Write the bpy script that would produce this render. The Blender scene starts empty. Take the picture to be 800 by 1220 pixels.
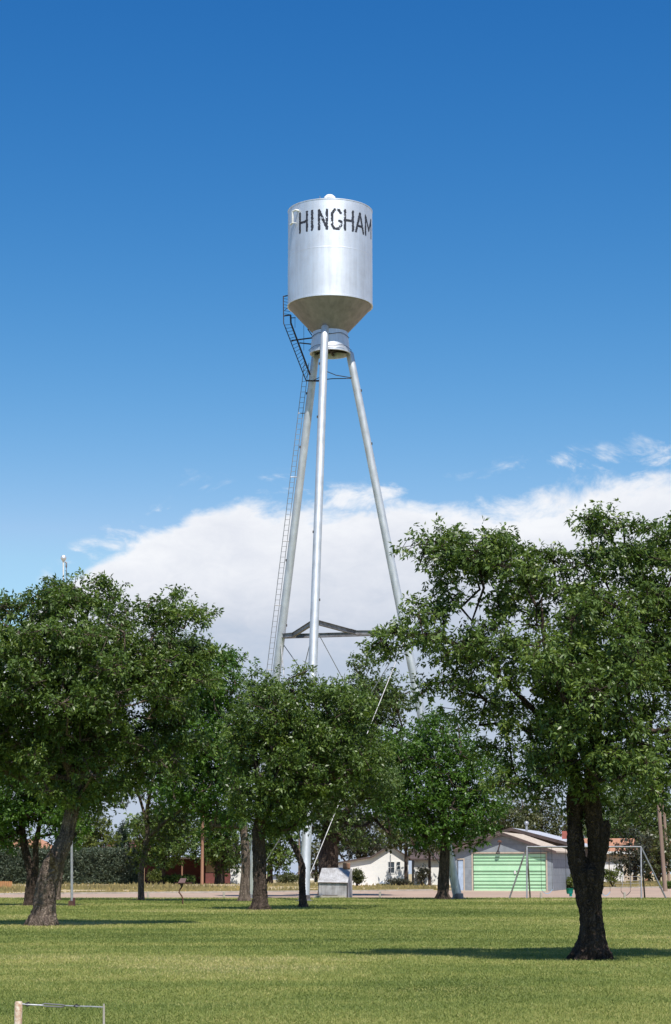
import bpy, math, random
import numpy as np
from mathutils import Vector, noise
random.seed(7); RNG = np.random.default_rng(11)
R_ = math.radians
S = bpy.context.scene; COL = S.collection

# ---------------------------------------------------------------- camera model (photo pixels 800 x 1220)
FPX = 2400.0; EYE = 1.5; TILT = math.atan((1041 - 610) / FPX)
def ray(px, py):
    x = (px - 400) / FPX; v = (610 - py) / FPX
    return (x, math.cos(TILT) - v * math.sin(TILT), math.sin(TILT) + v * math.cos(TILT))
def P(px, py, Y):
    d = ray(px, py); t = Y / d[1]
    return (d[0] * t, Y, EYE + d[2] * t)
def gz(y):
    return float(np.interp(y, [-1e4, 148, 205, 260, 1e5], [0, 0, .45, .55, .55]))
def G(px, py):
    d = ray(px, py); lo, hi = 5.0, 2500.0
    for _ in range(50):
        m = (lo + hi) / 2
        if EYE + d[2] * m / d[1] > gz(m): lo = m
        else: hi = m
    return (d[0] * lo / d[1], lo, gz(lo))
def XG(px, Y):            # ground point at distance Y below column px
    z = gz(Y); row = 610 + 0
    # solve the row of a ground point at Y
    dz = z - EYE; e = math.atan2(dz, Y) - TILT
    row = 610 - FPX * math.tan(e)
    return P(px, row, Y)

# ---------------------------------------------------------------- materials
def new_mat(name):
    m = bpy.data.materials.new(name); m.use_nodes = True
    return m, m.node_tree, m.node_tree.nodes['Principled BSDF']
def N(nt, typ, **kw):
    n = nt.nodes.new(typ)
    for k, v in kw.items():
        if k.startswith('i_'):
            key = k[2:]
            n.inputs[int(key) if key.isdigit() else key.replace('_', ' ')].default_value = v
        else: setattr(n, k, v)
    return n
def mapped(nt, scale=(1, 1, 1), coord='Object'):
    tc = N(nt, 'ShaderNodeTexCoord'); mp = N(nt, 'ShaderNodeMapping'); mp.inputs['Scale'].default_value = scale
    nt.links.new(tc.outputs[coord], mp.inputs['Vector']); return mp.outputs['Vector']
def ramp(nt, fac, stops):
    r = N(nt, 'ShaderNodeValToRGB'); e = r.color_ramp.elements
    while len(e) < len(stops): e.new(0.5)
    for el, (p, c) in zip(e, stops): el.position = p; el.color = (*c, 1) if len(c) == 3 else c
    nt.links.new(fac, r.inputs['Fac']); return r.outputs['Color']
def noise_node(nt, vec, scale, detail=6, rough=.55, dist=0.0):
    n = N(nt, 'ShaderNodeTexNoise'); n.inputs['Scale'].default_value = scale; n.inputs['Detail'].default_value = detail
    n.inputs['Roughness'].default_value = rough; n.inputs['Distortion'].default_value = dist
    nt.links.new(vec, n.inputs['Vector']); return n.outputs['Fac']
def bump(nt, bs, h, strength=.4, dist=.05, prev=None):
    b = N(nt, 'ShaderNodeBump'); b.inputs['Strength'].default_value = strength; b.inputs['Distance'].default_value = dist
    nt.links.new(h, b.inputs['Height'])
    if prev: nt.links.new(prev, b.inputs['Normal'])
    nt.links.new(b.outputs['Normal'], bs.inputs['Normal']); return b.outputs['Normal']
def mat(name, a, b=None, rough=.7, metal=0.0, scale=3.0, stretch=(1, 1, 1), bmp=.2, bdist=.02, detail=6, lo=.35, hi=.65, spec=.4):
    m, nt, bs = new_mat(name)
    if b is None: b = tuple(c * .78 for c in a)
    v = mapped(nt, stretch); f = noise_node(nt, v, scale, detail)
    nt.links.new(ramp(nt, f, [(lo, b), (hi, a)]), bs.inputs['Base Color'])
    bs.inputs['Roughness'].default_value = rough; bs.inputs['Metallic'].default_value = metal
    bs.inputs['Specular IOR Level'].default_value = spec
    if bmp: bump(nt, bs, noise_node(nt, v, scale * 4, 8), bmp, bdist)
    return m
def mat_lines(name, a, gap, period, axis='Z', depth=.03, rough=.6, b=None, duty=.06, scale=2.0, metal=0):
    """boards / siding / corrugation: real-looking period lines with bump"""
    m, nt, bs = new_mat(name)
    if b is None: b = tuple(c * .8 for c in a)
    v = mapped(nt); f = noise_node(nt, v, scale, 7)
    base = ramp(nt, f, [(.35, b), (.62, a)])
    sp = N(nt, 'ShaderNodeSeparateXYZ'); nt.links.new(v, sp.inputs[0])
    d = N(nt, 'ShaderNodeMath', operation='DIVIDE'); nt.links.new(sp.outputs[axis], d.inputs[0]); d.inputs[1].default_value = period
    fr = N(nt, 'ShaderNodeMath', operation='FRACT'); nt.links.new(d.outputs[0], fr.inputs[0])
    lt = N(nt, 'ShaderNodeMath', operation='LESS_THAN'); nt.links.new(fr.outputs[0], lt.inputs[0]); lt.inputs[1].default_value = duty
    mx = N(nt, 'ShaderNodeMix', data_type='RGBA'); nt.links.new(lt.outputs[0], mx.inputs['Factor']); nt.links.new(base, mx.inputs[6]); mx.inputs[7].default_value = (*gap, 1)
    nt.links.new(mx.outputs[2], bs.inputs['Base Color']); bs.inputs['Roughness'].default_value = rough; bs.inputs['Metallic'].default_value = metal
    bump(nt, bs, fr.outputs[0], .5, depth)
    return m
def leaf_mat(name, base, var=.35, trans=.3, rough=.42):
    m, nt, bs = new_mat(name)
    at = N(nt, 'ShaderNodeAttribute', attribute_name='tone')
    dark = tuple(c * (1 - var) for c in base); lite = (min(1, base[0] * (1 + var * 1.6)), min(1, base[1] * (1 + var * .95)), base[2] * (1 + var * .5))
    c = ramp(nt, at.outputs['Fac'], [(0, dark), (.55, base), (1, lite)])
    nt.links.new(c, bs.inputs['Base Color']); bs.inputs['Roughness'].default_value = rough; bs.inputs['Specular IOR Level'].default_value = .42
    tr = N(nt, 'ShaderNodeBsdfTranslucent')
    mul = N(nt, 'ShaderNodeMix', data_type='RGBA', blend_type='MULTIPLY'); mul.inputs['Factor'].default_value = 1
    nt.links.new(c, mul.inputs[6]); mul.inputs[7].default_value = (1.25, 1.35, .6, 1)
    nt.links.new(mul.outputs[2], tr.inputs['Color'])
    ms = N(nt, 'ShaderNodeMixShader'); ms.inputs[0].default_value = trans
    nt.links.new(bs.outputs[0], ms.inputs[1]); nt.links.new(tr.outputs[0], ms.inputs[2])
    nt.links.new(ms.outputs[0], nt.nodes['Material Output'].inputs['Surface'])
    return m
def bark_mat(name, a, b, scale=9):
    m, nt, bs = new_mat(name)
    v = mapped(nt, (1, 1, .22)); v2 = mapped(nt, (1, 1, 1))
    vo = N(nt, 'ShaderNodeTexVoronoi', feature='DISTANCE_TO_EDGE'); vo.inputs['Scale'].default_value = scale
    wn = noise_node(nt, v2, 3, 4); ad = N(nt, 'ShaderNodeVectorMath', operation='ADD'); nt.links.new(v, ad.inputs[0])
    nt.links.new(wn, ad.inputs[1]); nt.links.new(ad.outputs[0], vo.inputs['Vector'])
    f = noise_node(nt, v, scale * .9, 10, .65)
    mm = N(nt, 'ShaderNodeMath', operation='MULTIPLY_ADD'); nt.links.new(vo.outputs['Distance'], mm.inputs[0]); mm.inputs[1].default_value = 1.1; nt.links.new(f, mm.inputs[2])
    nt.links.new(ramp(nt, mm.outputs[0], [(.38, tuple(c * .3 for c in b)), (.55, b), (.95, a)]), bs.inputs['Base Color'])
    bs.inputs['Roughness'].default_value = .9; bs.inputs['Specular IOR Level'].default_value = .2
    bump(nt, bs, mm.outputs[0], 1.0, .10)
    return m

M = {}
# aluminium paint: streaky, half metallic
def alu(name, base, dark, rough, metal, sc=1.0):
    m, nt, bs = new_mat(name)
    v = mapped(nt, (1, 1, .06)); v2 = mapped(nt)
    f = noise_node(nt, v, 3.5 * sc, 8, .6); g = noise_node(nt, v2, .8 * sc, 5)
    a = N(nt, 'ShaderNodeMath', operation='ADD'); nt.links.new(f, a.inputs[0]); nt.links.new(g, a.inputs[1])
    h = N(nt, 'ShaderNodeMath', operation='MULTIPLY'); nt.links.new(a.outputs[0], h.inputs[0]); h.inputs[1].default_value = .5
    nt.links.new(ramp(nt, h.outputs[0], [(.36, dark), (.6, base)]), bs.inputs['Base Color'])
    bs.inputs['Metallic'].default_value = metal
    rr = N(nt, 'ShaderNodeMapRange'); nt.links.new(h.outputs[0], rr.inputs[0]); rr.inputs[1].default_value = .3; rr.inputs[2].default_value = .7
    rr.inputs[3].default_value = rough + .08; rr.inputs[4].default_value = rough - .05; nt.links.new(rr.outputs[0], bs.inputs['Roughness'])
    bump(nt, bs, noise_node(nt, v2, 1.6, 3), .12, .03)
    return m
M['alu'] = alu('aluminium_paint', (.80, .82, .85), (.58, .60, .64), .54, .84)
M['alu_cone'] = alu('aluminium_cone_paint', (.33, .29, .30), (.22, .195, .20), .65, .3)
M['alu_leg'] = alu('aluminium_leg_paint', (.66, .68, .71), (.46, .48, .51), .55, .62, 2)
M['alu_dark'] = mat('weathered_steel', (.28, .28, .30), (.14, .12, .11), .55, .5, 3)
M['dark_steel'] = mat('dark_rusty_steel', (.07, .06, .06), (.035, .03, .03), .7, .3, 4)
M['rod'] = mat('galvanised_rod', (.33, .33, .35), (.2, .2, .2), .5, .5, 3)
M['ink'] = mat('worn_black_paint', (.035, .04, .06), (.012, .014, .022), .7, 0, 6)
M['white'] = mat('white_paint', (.78, .78, .76), (.6, .6, .58), .6, 0, 2)
M['rust'] = mat('rust', (.13, .06, .04), (.06, .03, .022), .85, 0, 6)
M['swing_pipe'] = mat('swing_pipe', (.24, .25, .27), (.16, .16, .17), .55, .4, 5)
M['galv'] = mat('galvanised_pipe', (.42, .43, .45), (.28, .28, .3), .5, .5, 5)
M['concrete'] = mat('concrete', (.42, .38, .33), (.3, .27, .23), .9, 0, 2)
M['rubber_blue'] = mat('pale_blue_rubber', (.25, .42, .65), None, .5, 0, 4)
M['rubber_dark'] = mat('dark_rubber', (.05, .05, .055), None, .6, 0, 4)
M['teal'] = mat('teal_plastic', (.0, .27, .25), (.0, .2, .19), .4, 0, 4)
M['maroon'] = mat('maroon_enamel', (.09, .03, .03), (.05, .02, .02), .6, 0, 8)
M['pole'] = mat('weathered_pole_wood', (.30, .22, .17), (.17, .12, .095), .9, 0, 4, (1, 1, .05), .5)
M['pole_orange'] = mat('brown_pole_wood', (.36, .19, .12), (.22, .12, .08), .9, 0, 4, (1, 1, .05), .5)
M['glass'] = mat('window_glass', (.06, .08, .1), (.04, .05, .06), .12, 0, 1, bmp=0)
M['garage_wall'] = mat_lines('grey_blue_siding', (.24, .27, .30), (.14, .15, .16), .62, 'Z', .02, .75, (.19, .215, .24), .04)
M['door_green'] = mat('mint_green_panels', (.47, .73, .48), (.40, .66, .42), .55, 0, 1.2)
M['door_groove'] = mat('dark_green_groove', (.14, .30, .15), None, .8, 0, 3)
M['roof_tan'] = mat('tan_sheet_roof', (.50, .42, .33), (.40, .33, .26), .8, 0, 1.5, (3, .5, 1))
M['roof_brown'] = mat('brown_trim', (.10, .07, .065), (.06, .045, .04), .85, 0, 3)
M['roof_metal'] = mat('pale_metal_roof', (.58, .58, .60), (.44, .44, .46), .5, .2, 1)
M['wood_dark'] = mat_lines('dark_weathered_boards', (.10, .07, .06), (.03, .02, .02), .25, 'Z', .03, .9, (.06, .045, .04))
M['white_siding'] = mat_lines('white_siding', (.74, .73, .69), (.62, .61, .60), .28, 'Z', .01, .7, (.70, .69, .66), .08)
M['tan_wall'] = mat_lines('tan_brick_wall', (.47, .38, .29), (.33, .27, .21), .2, 'Z', .01, .85, (.40, .33, .26), .12)
M['orange_roof'] = mat('orange_brown_shingles', (.42, .21, .12), (.28, .14, .09), .9, 0, 5)
M['brick'] = mat_lines('red_brick', (.38, .10, .07), (.2, .12, .1), .1, 'Z', .01, .9, (.26, .07, .05), .15)
M['maroon_roof'] = mat('maroon_shingles', (.19, .055, .06), (.11, .035, .04), .9, 0, 2)
M['cream_wall'] = mat('cream_wall', (.55, .36, .22), (.47, .31, .19), .8, 0, 1)
M['maroon_wall'] = mat_lines('maroon_boards', (.17, .055, .05), (.08, .03, .03), .3, 'Z', .02, .8)
M['board_fence'] = mat_lines('orange_stained_boards', (.45, .22, .09), (.12, .06, .03), .16, 'X', .02, .85, (.33, .16, .07), .12)
M['blue_roof'] = mat('blue_grey_metal', (.35, .40, .48), (.28, .32, .4), .5, .1, 1)
M['sheet'] = alu('weathered_sheet_iron', (.50, .50, .50), (.25, .24, .23), .55, .35, 3)
M['bark_near'] = bark_mat('bark_dark', (.12, .085, .065), (.040, .028, .022), 11)
M['bark_pale'] = bark_mat('bark_pale', (.30, .235, .185), (.11, .082, .066), 9)
M['bark_mid'] = bark_mat('bark_mid', (.15, .11, .085), (.055, .04, .032), 9)

# ---------------------------------------------------------------- mesh builders
class MB:
    def __init__(s): s.v = []; s.f = []
    def quad(s, *pts):
        b = len(s.v); s.v += [tuple(p) for p in pts]; s.f.append(tuple(range(b, b + len(pts)))); return s
    def box(s, c, size, rz=0.0, rx=0.0):
        b = len(s.v); hx, hy, hz = size[0] / 2, size[1] / 2, size[2] / 2
        for x, y, z in ((-1, -1, -1), (1, -1, -1), (1, 1, -1), (-1, 1, -1), (-1, -1, 1), (1, -1, 1), (1, 1, 1), (-1, 1, 1)):
            p = [x * hx, y * hy, z * hz]
            if rx: p[1], p[2] = p[1] * math.cos(rx) - p[2] * math.sin(rx), p[1] * math.sin(rx) + p[2] * math.cos(rx)
            if rz: p[0], p[1] = p[0] * math.cos(rz) - p[1] * math.sin(rz), p[0] * math.sin(rz) + p[1] * math.cos(rz)
            s.v.append((c[0] + p[0], c[1] + p[1], c[2] + p[2]))
        for f in ((0, 3, 2, 1), (4, 5, 6, 7), (0, 1, 5, 4), (1, 2, 6, 5), (2, 3, 7, 6), (3, 0, 4, 7)): s.f.append(tuple(b + i for i in f))
        return s
    def tube(s, pts, rad, n=10, cap=True, lump=0.0, seed=0.0, lfreq=4.0):
        pts = [Vector(p) for p in pts]
        if not hasattr(rad, '__len__'): rad = [rad] * len(pts)
        b = len(s.v); prev = None
        for i, p in enumerate(pts):
            t = (pts[min(i + 1, len(pts) - 1)] - pts[max(i - 1, 0)]).normalized()
            if prev is None:
                a = Vector((0, 1, 0)) if abs(t.y) < .9 else Vector((1, 0, 0)); u = t.cross(a).normalized()
            else: u = (prev - t * prev.dot(t)).normalized()
            prev = u; w = t.cross(u)
            for k in range(n):
                an = 2 * math.pi * k / n; d = u * math.cos(an) + w * math.sin(an); r = rad[i]
                if lump:
                    q = p + d * rad[i]
                    r *= 1 + lump * noise.noise(Vector((q.x * lfreq + seed, q.y * lfreq, q.z * lfreq * .35))) + lump * .5 * noise.noise(Vector((q.x * lfreq * 3.3, q.y * lfreq * 3.3 + seed, q.z * lfreq * .8)))
                s.v.append(tuple(p + d * r))
        for i in range(len(pts) - 1):
            for k in range(n):
                k2 = (k + 1) % n
                s.f.append((b + i * n + k, b + i * n + k2, b + (i + 1) * n + k2, b + (i + 1) * n + k))
        if cap:
            s.f.append(tuple(b + k for k in reversed(range(n)))); s.f.append(tuple(b + (len(pts) - 1) * n + k for k in range(n)))
        return s
    def lathe(s, prof, c, n=48, closed=False):
        b = len(s.v)
        for r, z in prof:
            for k in range(n):
                an = 2 * math.pi * k / n; s.v.append((c[0] + r * math.cos(an), c[1] + r * math.sin(an), c[2] + z))
        m = len(prof)
        for i in range(m - 1 + (1 if closed else 0)):
            for k in range(n):
                k2 = (k + 1) % n; j = (i + 1) % m
                s.f.append((b + i * n + k, b + i * n + k2, b + j * n + k2, b + j * n + k))
        return s
    def extrude(s, poly, depth):      # poly: list of 3-D points; depth: vector
        b = len(s.v); n = len(poly); d = Vector(depth)
        s.v += [tuple(p) for p in poly] + [tuple(Vector(p) + d) for p in poly]
        s.f.append(tuple(range(b, b + n))); s.f.append(tuple(reversed(range(b + n, b + 2 * n))))
        for i in range(n): s.f.append((b + i, b + (i + 1) % n, b + n + (i + 1) % n, b + n + i))
        return s
    def build(s, name, m, parent=None, loc=None, smooth=False, bevel=0.0):
        org = wloc(parent) if parent is not None else Vector(loc or (0, 0, 0))
        me = bpy.data.meshes.new(name)
        me.from_pydata([(x - org.x, y - org.y, z - org.z) for x, y, z in s.v], [], s.f); me.update()
        o = bpy.data.objects.new(name, me); COL.objects.link(o); me.materials.append(m)
        if parent is not None: o.parent = parent; o['_w'] = list(org)
        else: o.location = org; o['_w'] = list(org)
        if smooth:
            me.polygons.foreach_set('use_smooth', [True] * len(me.polygons))
            if hasattr(me, 'set_sharp_from_angle'): me.set_sharp_from_angle(angle=R_(40))
        if bevel:
            bv = o.modifiers.new('bevel', 'BEVEL'); bv.width = bevel; bv.segments = 2
        return o
def wloc(o): return Vector(o['_w'])
def tag(o, label=None, cat=None, group=None, kind=None):
    if label: o['label'] = label
    if cat: o['category'] = cat
    if group: o['group'] = group
    if kind: o['kind'] = kind
    return o
def thing(name, label, cat, loc, group=None):
    o = bpy.data.objects.new(name, None); COL.objects.link(o); o.location = loc; o['_w'] = list(loc)
    o.empty_display_size = .3
    return tag(o, label, cat, group)
def np_mesh(name, verts, nper, m, parent, tone=None):
    """verts: (F*nper,3) world, faces of nper corners, not shared"""
    org = np.array(wloc(parent)) if parent is not None else np.zeros(3)
    nv = len(verts); nf = nv // nper
    me = bpy.data.meshes.new(name); me.vertices.add(nv); me.loops.add(nv); me.polygons.add(nf)
    me.vertices.foreach_set('co', (verts - org).astype(np.float32).ravel())
    me.loops.foreach_set('vertex_index', np.arange(nv, dtype=np.int32))
    me.polygons.foreach_set('loop_start', np.arange(0, nv, nper, dtype=np.int32))
    if tone is not None:
        a = me.attributes.new('tone', 'FLOAT', 'FACE'); a.data.foreach_set('value', tone.astype(np.float32))
    me.update(calc_edges=True); me.materials.append(m)
    o = bpy.data.objects.new(name, me); COL.objects.link(o)
    if parent is not None: o.parent = parent
    o['_w'] = list(org)
    return o

# ---------------------------------------------------------------- leaves and trees
def unit(a): return a / np.maximum(np.linalg.norm(a, axis=-1, keepdims=True), 1e-9)
def leaves(tips, per, spread, L, W, rng, droop=.35, up=.9, squash=.75, outward=None, fan=6):
    """sprays of leaves: every spray fans out from one point, its leaves share a tilt"""
    ns = max(1, per // fan); n = len(tips); c = np.repeat(tips, ns, 0)
    off = rng.normal(size=c.shape) * spread; off[:, 2] *= squash; c = c + off
    d = unit(rng.normal(size=c.shape) * np.array([1, 1, .5]))
    if outward is not None: d = unit(d + np.repeat(outward, ns, 0) * .9)
    sn = rng.normal(size=c.shape) * .62; sn[:, 2] += up; sn = unit(sn)
    pos = np.repeat(c, fan, 0); k = len(pos)
    ax = unit(np.repeat(d, fan, 0) * .75 + rng.normal(size=(k, 3)) * .62); ax[:, 2] -= droop; ax = unit(ax)
    nr = np.repeat(sn, fan, 0) + rng.normal(size=(k, 3)) * .38; nr = unit(nr - ax * np.sum(nr * ax, 1, keepdims=True))
    pos = pos + ax * L * rng.uniform(0, .55, (k, 1)); sd = np.cross(nr, ax); sc = rng.uniform(.65, 1.25, (k, 1))
    v = np.empty((k, 4, 3)); l = L * sc; w = W * sc
    v[:, 0] = pos; v[:, 1] = pos + ax * l * .42 + sd * w * .5 + nr * w * .14
    v[:, 2] = pos + ax * l - nr * l * .16; v[:, 3] = pos + ax * l * .42 - sd * w * .5 + nr * w * .14
    tone = np.clip(np.repeat(rng.normal(.5, .13, n), ns * fan) + np.repeat(rng.normal(0, .12, n * ns), fan) + rng.normal(0, .13, k), 0, 1)
    return v.reshape(-1, 3), tone
class Skel:
    def __init__(s): s.p = np.zeros((60000, 3)); s.par = np.full(60000, -1); s.n = 0; s.r = np.zeros(60000); s.man = np.zeros(60000, bool)
    def add(s, p, par, r=0.0):
        i = s.n; s.p[i] = p; s.par[i] = par; s.r[i] = r; s.man[i] = r > 0; s.n += 1; return i
    def connect(s, tip, seg, rng, root, first):
        d = s.p[first:s.n] - tip; dist = np.sqrt((d * d).sum(1))
        cost = dist + .35 * np.maximum(d[:, 2], 0)
        i = first + int(np.argmin(cost)); a = s.p[i].copy(); L = np.linalg.norm(tip - a)
        k = max(1, int(L / seg)); last = i
        bow = rng.normal(size=3) * L * .10; bow[2] += L * .07
        for j in range(1, k + 1):
            t = j / k; q = a + (tip - a) * t + bow * math.sin(math.pi * t) + (rng.normal(size=3) * seg * .10 if j < k else 0)
            last = s.add(q, last)
        return last
def resample(pts, step):
    pts = np.array(pts, float); out = [pts[0]]
    n = len(pts)
    def cr(i, t):
        p0, p1, p2, p3 = pts[max(i - 1, 0)], pts[i], pts[i + 1], pts[min(i + 2, n - 1)]
        return .5 * (2 * p1 + (p2 - p0) * t + (2 * p0 - 5 * p1 + 4 * p2 - p3) * t * t + (-p0 + 3 * p1 - 3 * p2 + p3) * t ** 3)
    for i in range(n - 1):
        k = max(1, int(np.linalg.norm(pts[i + 1][:3] - pts[i][:3]) / step))
        for j in range(1, k + 1): out.append(cr(i, j / k))
    return np.array(out)
def tree(name, label, group, Y, trunks, clumps, n1, n2, per, leaf, spread, lm, bm, seed=1, thr=-.12, shell=.0,
         cat='tree', twig=.008, minr=.006, droop=.35, gapf=1.1, sides=20, lump=.16, cl_k=2.3):
    """trunks: polylines of (px,py,dY,r_m); clumps: (px,py,rx,ry,dY,rY_m) in photo pixels at distance Y"""
    rng = np.random.default_rng(seed)
    base = P(trunks[0][0][0], trunks[0][0][1], Y); root = thing(name, label, cat, (base[0], Y, gz(Y)), group)
    pxm = FPX / (Y * math.cos(TILT))
    sk = Skel(); mb = MB(); step = max(.10, Y * .0032)
    first = 0
    for ti, tr in enumerate(trunks):
        pts = []
        for (px, py, dY, r) in tr:
            q = P(px, py, Y + dY); pts.append((q[0], q[1], q[2], r * (.88 if Y < 130 else 1)))
        if ti == 0: pts[0] = (pts[0][0], pts[0][1], gz(Y) - .12, pts[0][3])
        rs = resample(pts, step)
        nn = sides if rs[0, 3] > .1 else 9
        mb.tube(rs[:, :3], list(np.maximum(rs[:, 3], .008)), nn, True, lump if rs[0, 3] > .05 else .08, seed * 3.1 + ti, 4.5 if rs[0, 3] > .1 else 7)
        last = -1
        if ti > 0:
            dd = ((sk.p[:sk.n] - rs[0, :3]) ** 2).sum(1); last = int(np.argmin(dd))
        for q in rs[::2]: last = sk.add(q[:3], last, max(q[3], .01))
        if ti == 0: first = 0
    # the lowest quarter of the trunk grows no branches
    z0 = sk.p[0, 2]; crown_low = P(0, max(c[1] + c[3] for c in clumps), Y)[2]
    sk_first = 0
    C = []
    for (px, py, rx, ry, dY, rY) in clumps:
        c = P(px, py, Y + dY); s_ = pxm
        C.append((c[0], c[1], c[2], rx / s_, rY, ry / s_))
    C = np.array(C); vol = C[:, 3] * C[:, 4] * C[:, 5]; vol = vol ** .85
    def sample(n, dmin, mask=True):
        out = np.zeros((n, 3)); k = 0; tries = 0
        while k < n and tries < n * 40:
            tries += 1
            c = C[rng.choice(len(C), p=vol / vol.sum())]
            d = rng.normal(size=3); d /= np.linalg.norm(d); rr = rng.uniform(0, 1) ** (1 / 3.0)
            rr = shell + (1 - shell) * rr
            q = c[:3] + d * rr * c[3:]
            if q[2] < z0 + .8: continue
            if mask:
                f = gapf / max(.6, Y / 60)
                if noise.noise(Vector((q[0] * f + seed * 7, q[1] * f, q[2] * f))) < thr: continue
            if k and dmin > 0 and (((out[:k] - q) ** 2).sum(1).min() < dmin * dmin): continue
            out[k] = q; k += 1
        return out[:k]
    mean = C[:, 3:].mean() * 2
    t1 = sample(n1, mean * .22, False); ctr = sk.p[sk.n - 1]
    low = sk.p[:sk.n, 2]
    hi_nodes = np.where(low > z0 + .35 * (crown_low - z0) + .3)[0]; f1 = int(hi_nodes[0]) if len(hi_nodes) else 0
    org = sk.p[f1]
    for q in t1[np.argsort(((t1 - org) ** 2).sum(1))]: sk.connect(q, step * 3.2, rng, 0, f1)
    kk = 10; clr = spread * cl_k
    cen = sample(max(8, n2 // kk), clr * .9)
    for q in cen[np.argsort(((cen - org) ** 2).sum(1))]: sk.connect(q, step * 3.2, rng, 0, f1)
    cs = np.repeat(rng.uniform(.65, 1.3, len(cen)), kk)[:, None]
    of = unit(rng.normal(size=(len(cen) * kk, 3))) * rng.uniform(.15, 1, (len(cen) * kk, 1)) ** .5 * clr * cs * np.array([1, 1, .62])
    t2 = np.repeat(cen, kk, 0) + of; outw = unit(of + np.array([0, 0, .1]))
    ends = []
    for q in t2[np.argsort(((t2 - org) ** 2).sum(1))]: ends.append(sk.connect(q, step * 3.2, rng, 0, f1))
    n = sk.n; rad = np.where(sk.man[:n], sk.r[:n], 0.0); acc = np.zeros(n)
    for i in range(n - 1, -1, -1):
        r = max(twig, acc[i] ** (1 / 2.3)) if not sk.man[i] else max(sk.r[i] * .9, 0)
        rad[i] = r; p = sk.par[i]
        if p >= 0 and not sk.man[i]: acc[p] += r ** 2.3
    if Y < 70:      # twiglets from each clump centre to its sprigs
        i0 = sk.n; near = [int(np.argmin(((sk.p[:i0] - q) ** 2).sum(1))) for q in cen]
        for ci in range(len(cen)):
            for q in t2[ci * kk:(ci + 1) * kk]: sk.add(q, near[ci])
        n = sk.n; rad = np.concatenate([rad, np.full(n - i0, .0062 if Y < 50 else .0095)])
    # branch tubes, one tapered prism per edge
    par = sk.par[:n]; e = np.where((par >= 0) & (~sk.man[:n]))[0]; e = e[rad[e] > minr]
    a = sk.p[par[e]]; b = sk.p[e]; ra = np.minimum(rad[par[e]], rad[e] * 1.25); rb = rad[e]
    t = unit(b - a); ref = np.where(np.abs(t[:, 2:3]) < .9, np.array([[0, 0, 1.0]]), np.array([[1.0, 0, 0]])); u = unit(np.cross(t, ref)); w = np.cross(t, u)
    ns = 5; V = np.empty((len(e), ns, 4, 3))
    for k in range(ns):
        for j, kc in enumerate((k, (k + 1) % ns)):
            an = 2 * math.pi * kc / ns; d = u * math.cos(an) + w * math.sin(an)
            pa = a - t * (ra[:, None] * .3) + d * ra[:, None]; pb = b + d * rb[:, None]
            if j == 0: V[:, k, 0] = pa; V[:, k, 3] = pb
            else: V[:, k, 1] = pa; V[:, k, 2] = pb
    if Y < 125:      # root flare
        r0 = trunks[0][0][3]; bx_ = sk.p[0]
        for i in range(6):
            an = i * 1.047 + rng.uniform(-.35, .35) + seed; L_ = r0 * rng.uniform(.98, 1.22); dx, dy = math.cos(an), math.sin(an)
            mb.tube([(bx_[0] + dx * r0 * .35, bx_[1] + dy * r0 * .35, gz(Y) + r0 * 1.1), (bx_[0] + dx * r0 * .72, bx_[1] + dy * r0 * .72, gz(Y) + r0 * .35), (bx_[0] + dx * L_, bx_[1] + dy * L_, gz(Y) - .03)], [r0 * .2, r0 * .24, r0 * .14], 8)
    tk = mb.build('trunk', bm, root, smooth=True)
    if Y < 100:
        rm = tk.modifiers.new('fuse', 'REMESH'); rm.mode = 'VOXEL'; rm.voxel_size = .022 if Y < 50 else .035; rm.use_smooth_shade = True
        smo = tk.modifiers.new('soften', 'SMOOTH'); smo.iterations = 6 if Y < 50 else 4; smo.factor = .6
        tx = bpy.data.textures.new('bark_relief', 'CLOUDS'); tx.noise_scale = .07; tx.noise_depth = 3
        dp = tk.modifiers.new('relief', 'DISPLACE'); dp.texture = tx; dp.strength = .05 if Y < 50 else .07; dp.mid_level = .5; dp.texture_coords = 'LOCAL'
    bo = np_mesh('branches', V.reshape(-1, 3), 4, bm, root)
    bo.data.polygons.foreach_set('use_smooth', [False] * len(bo.data.polygons))
    tips = t2
    lv, tone = leaves(tips, per, spread * .64, leaf[0], leaf[1], rng, droop, outward=outw)
    tone = np.clip(tone + np.repeat(rng.normal(0, .12, len(cen)), len(tone) // len(cen)), 0, 1)
    np_mesh('crown', lv, 4, lm, root, tone)
    return root

LM = {}
LM['ash'] = leaf_mat('ash_leaves', (.108, .170, .043), .44, .26, .38)
LM['ash_dark'] = leaf_mat('elm_leaves', (.092, .150, .034), .44, .26)
LM['bright'] = leaf_mat('bright_green_leaves', (.072, .148, .024), .35, .3)
LM['olive'] = leaf_mat('olive_leaves', (.085, .10, .04), .35, .25)
LM['yellow'] = leaf_mat('yellow_green_leaves', (.10, .13, .03), .35, .3)
LM['spruce'] = leaf_mat('spruce_needles', (.030, .055, .030), .35, .1)
LM['juniper'] = leaf_mat('juniper_leaves', (.085, .115, .075), .4, .1)
LM['purple'] = leaf_mat('dark_leaves', (.045, .050, .032), .4, .15)
LM['cotton'] = leaf_mat('cottonwood_leaves', (.085, .135, .038), .4, .25)
PARK = 'shade trees on the park lawn'; FAR = 'trees behind the road'

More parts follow.
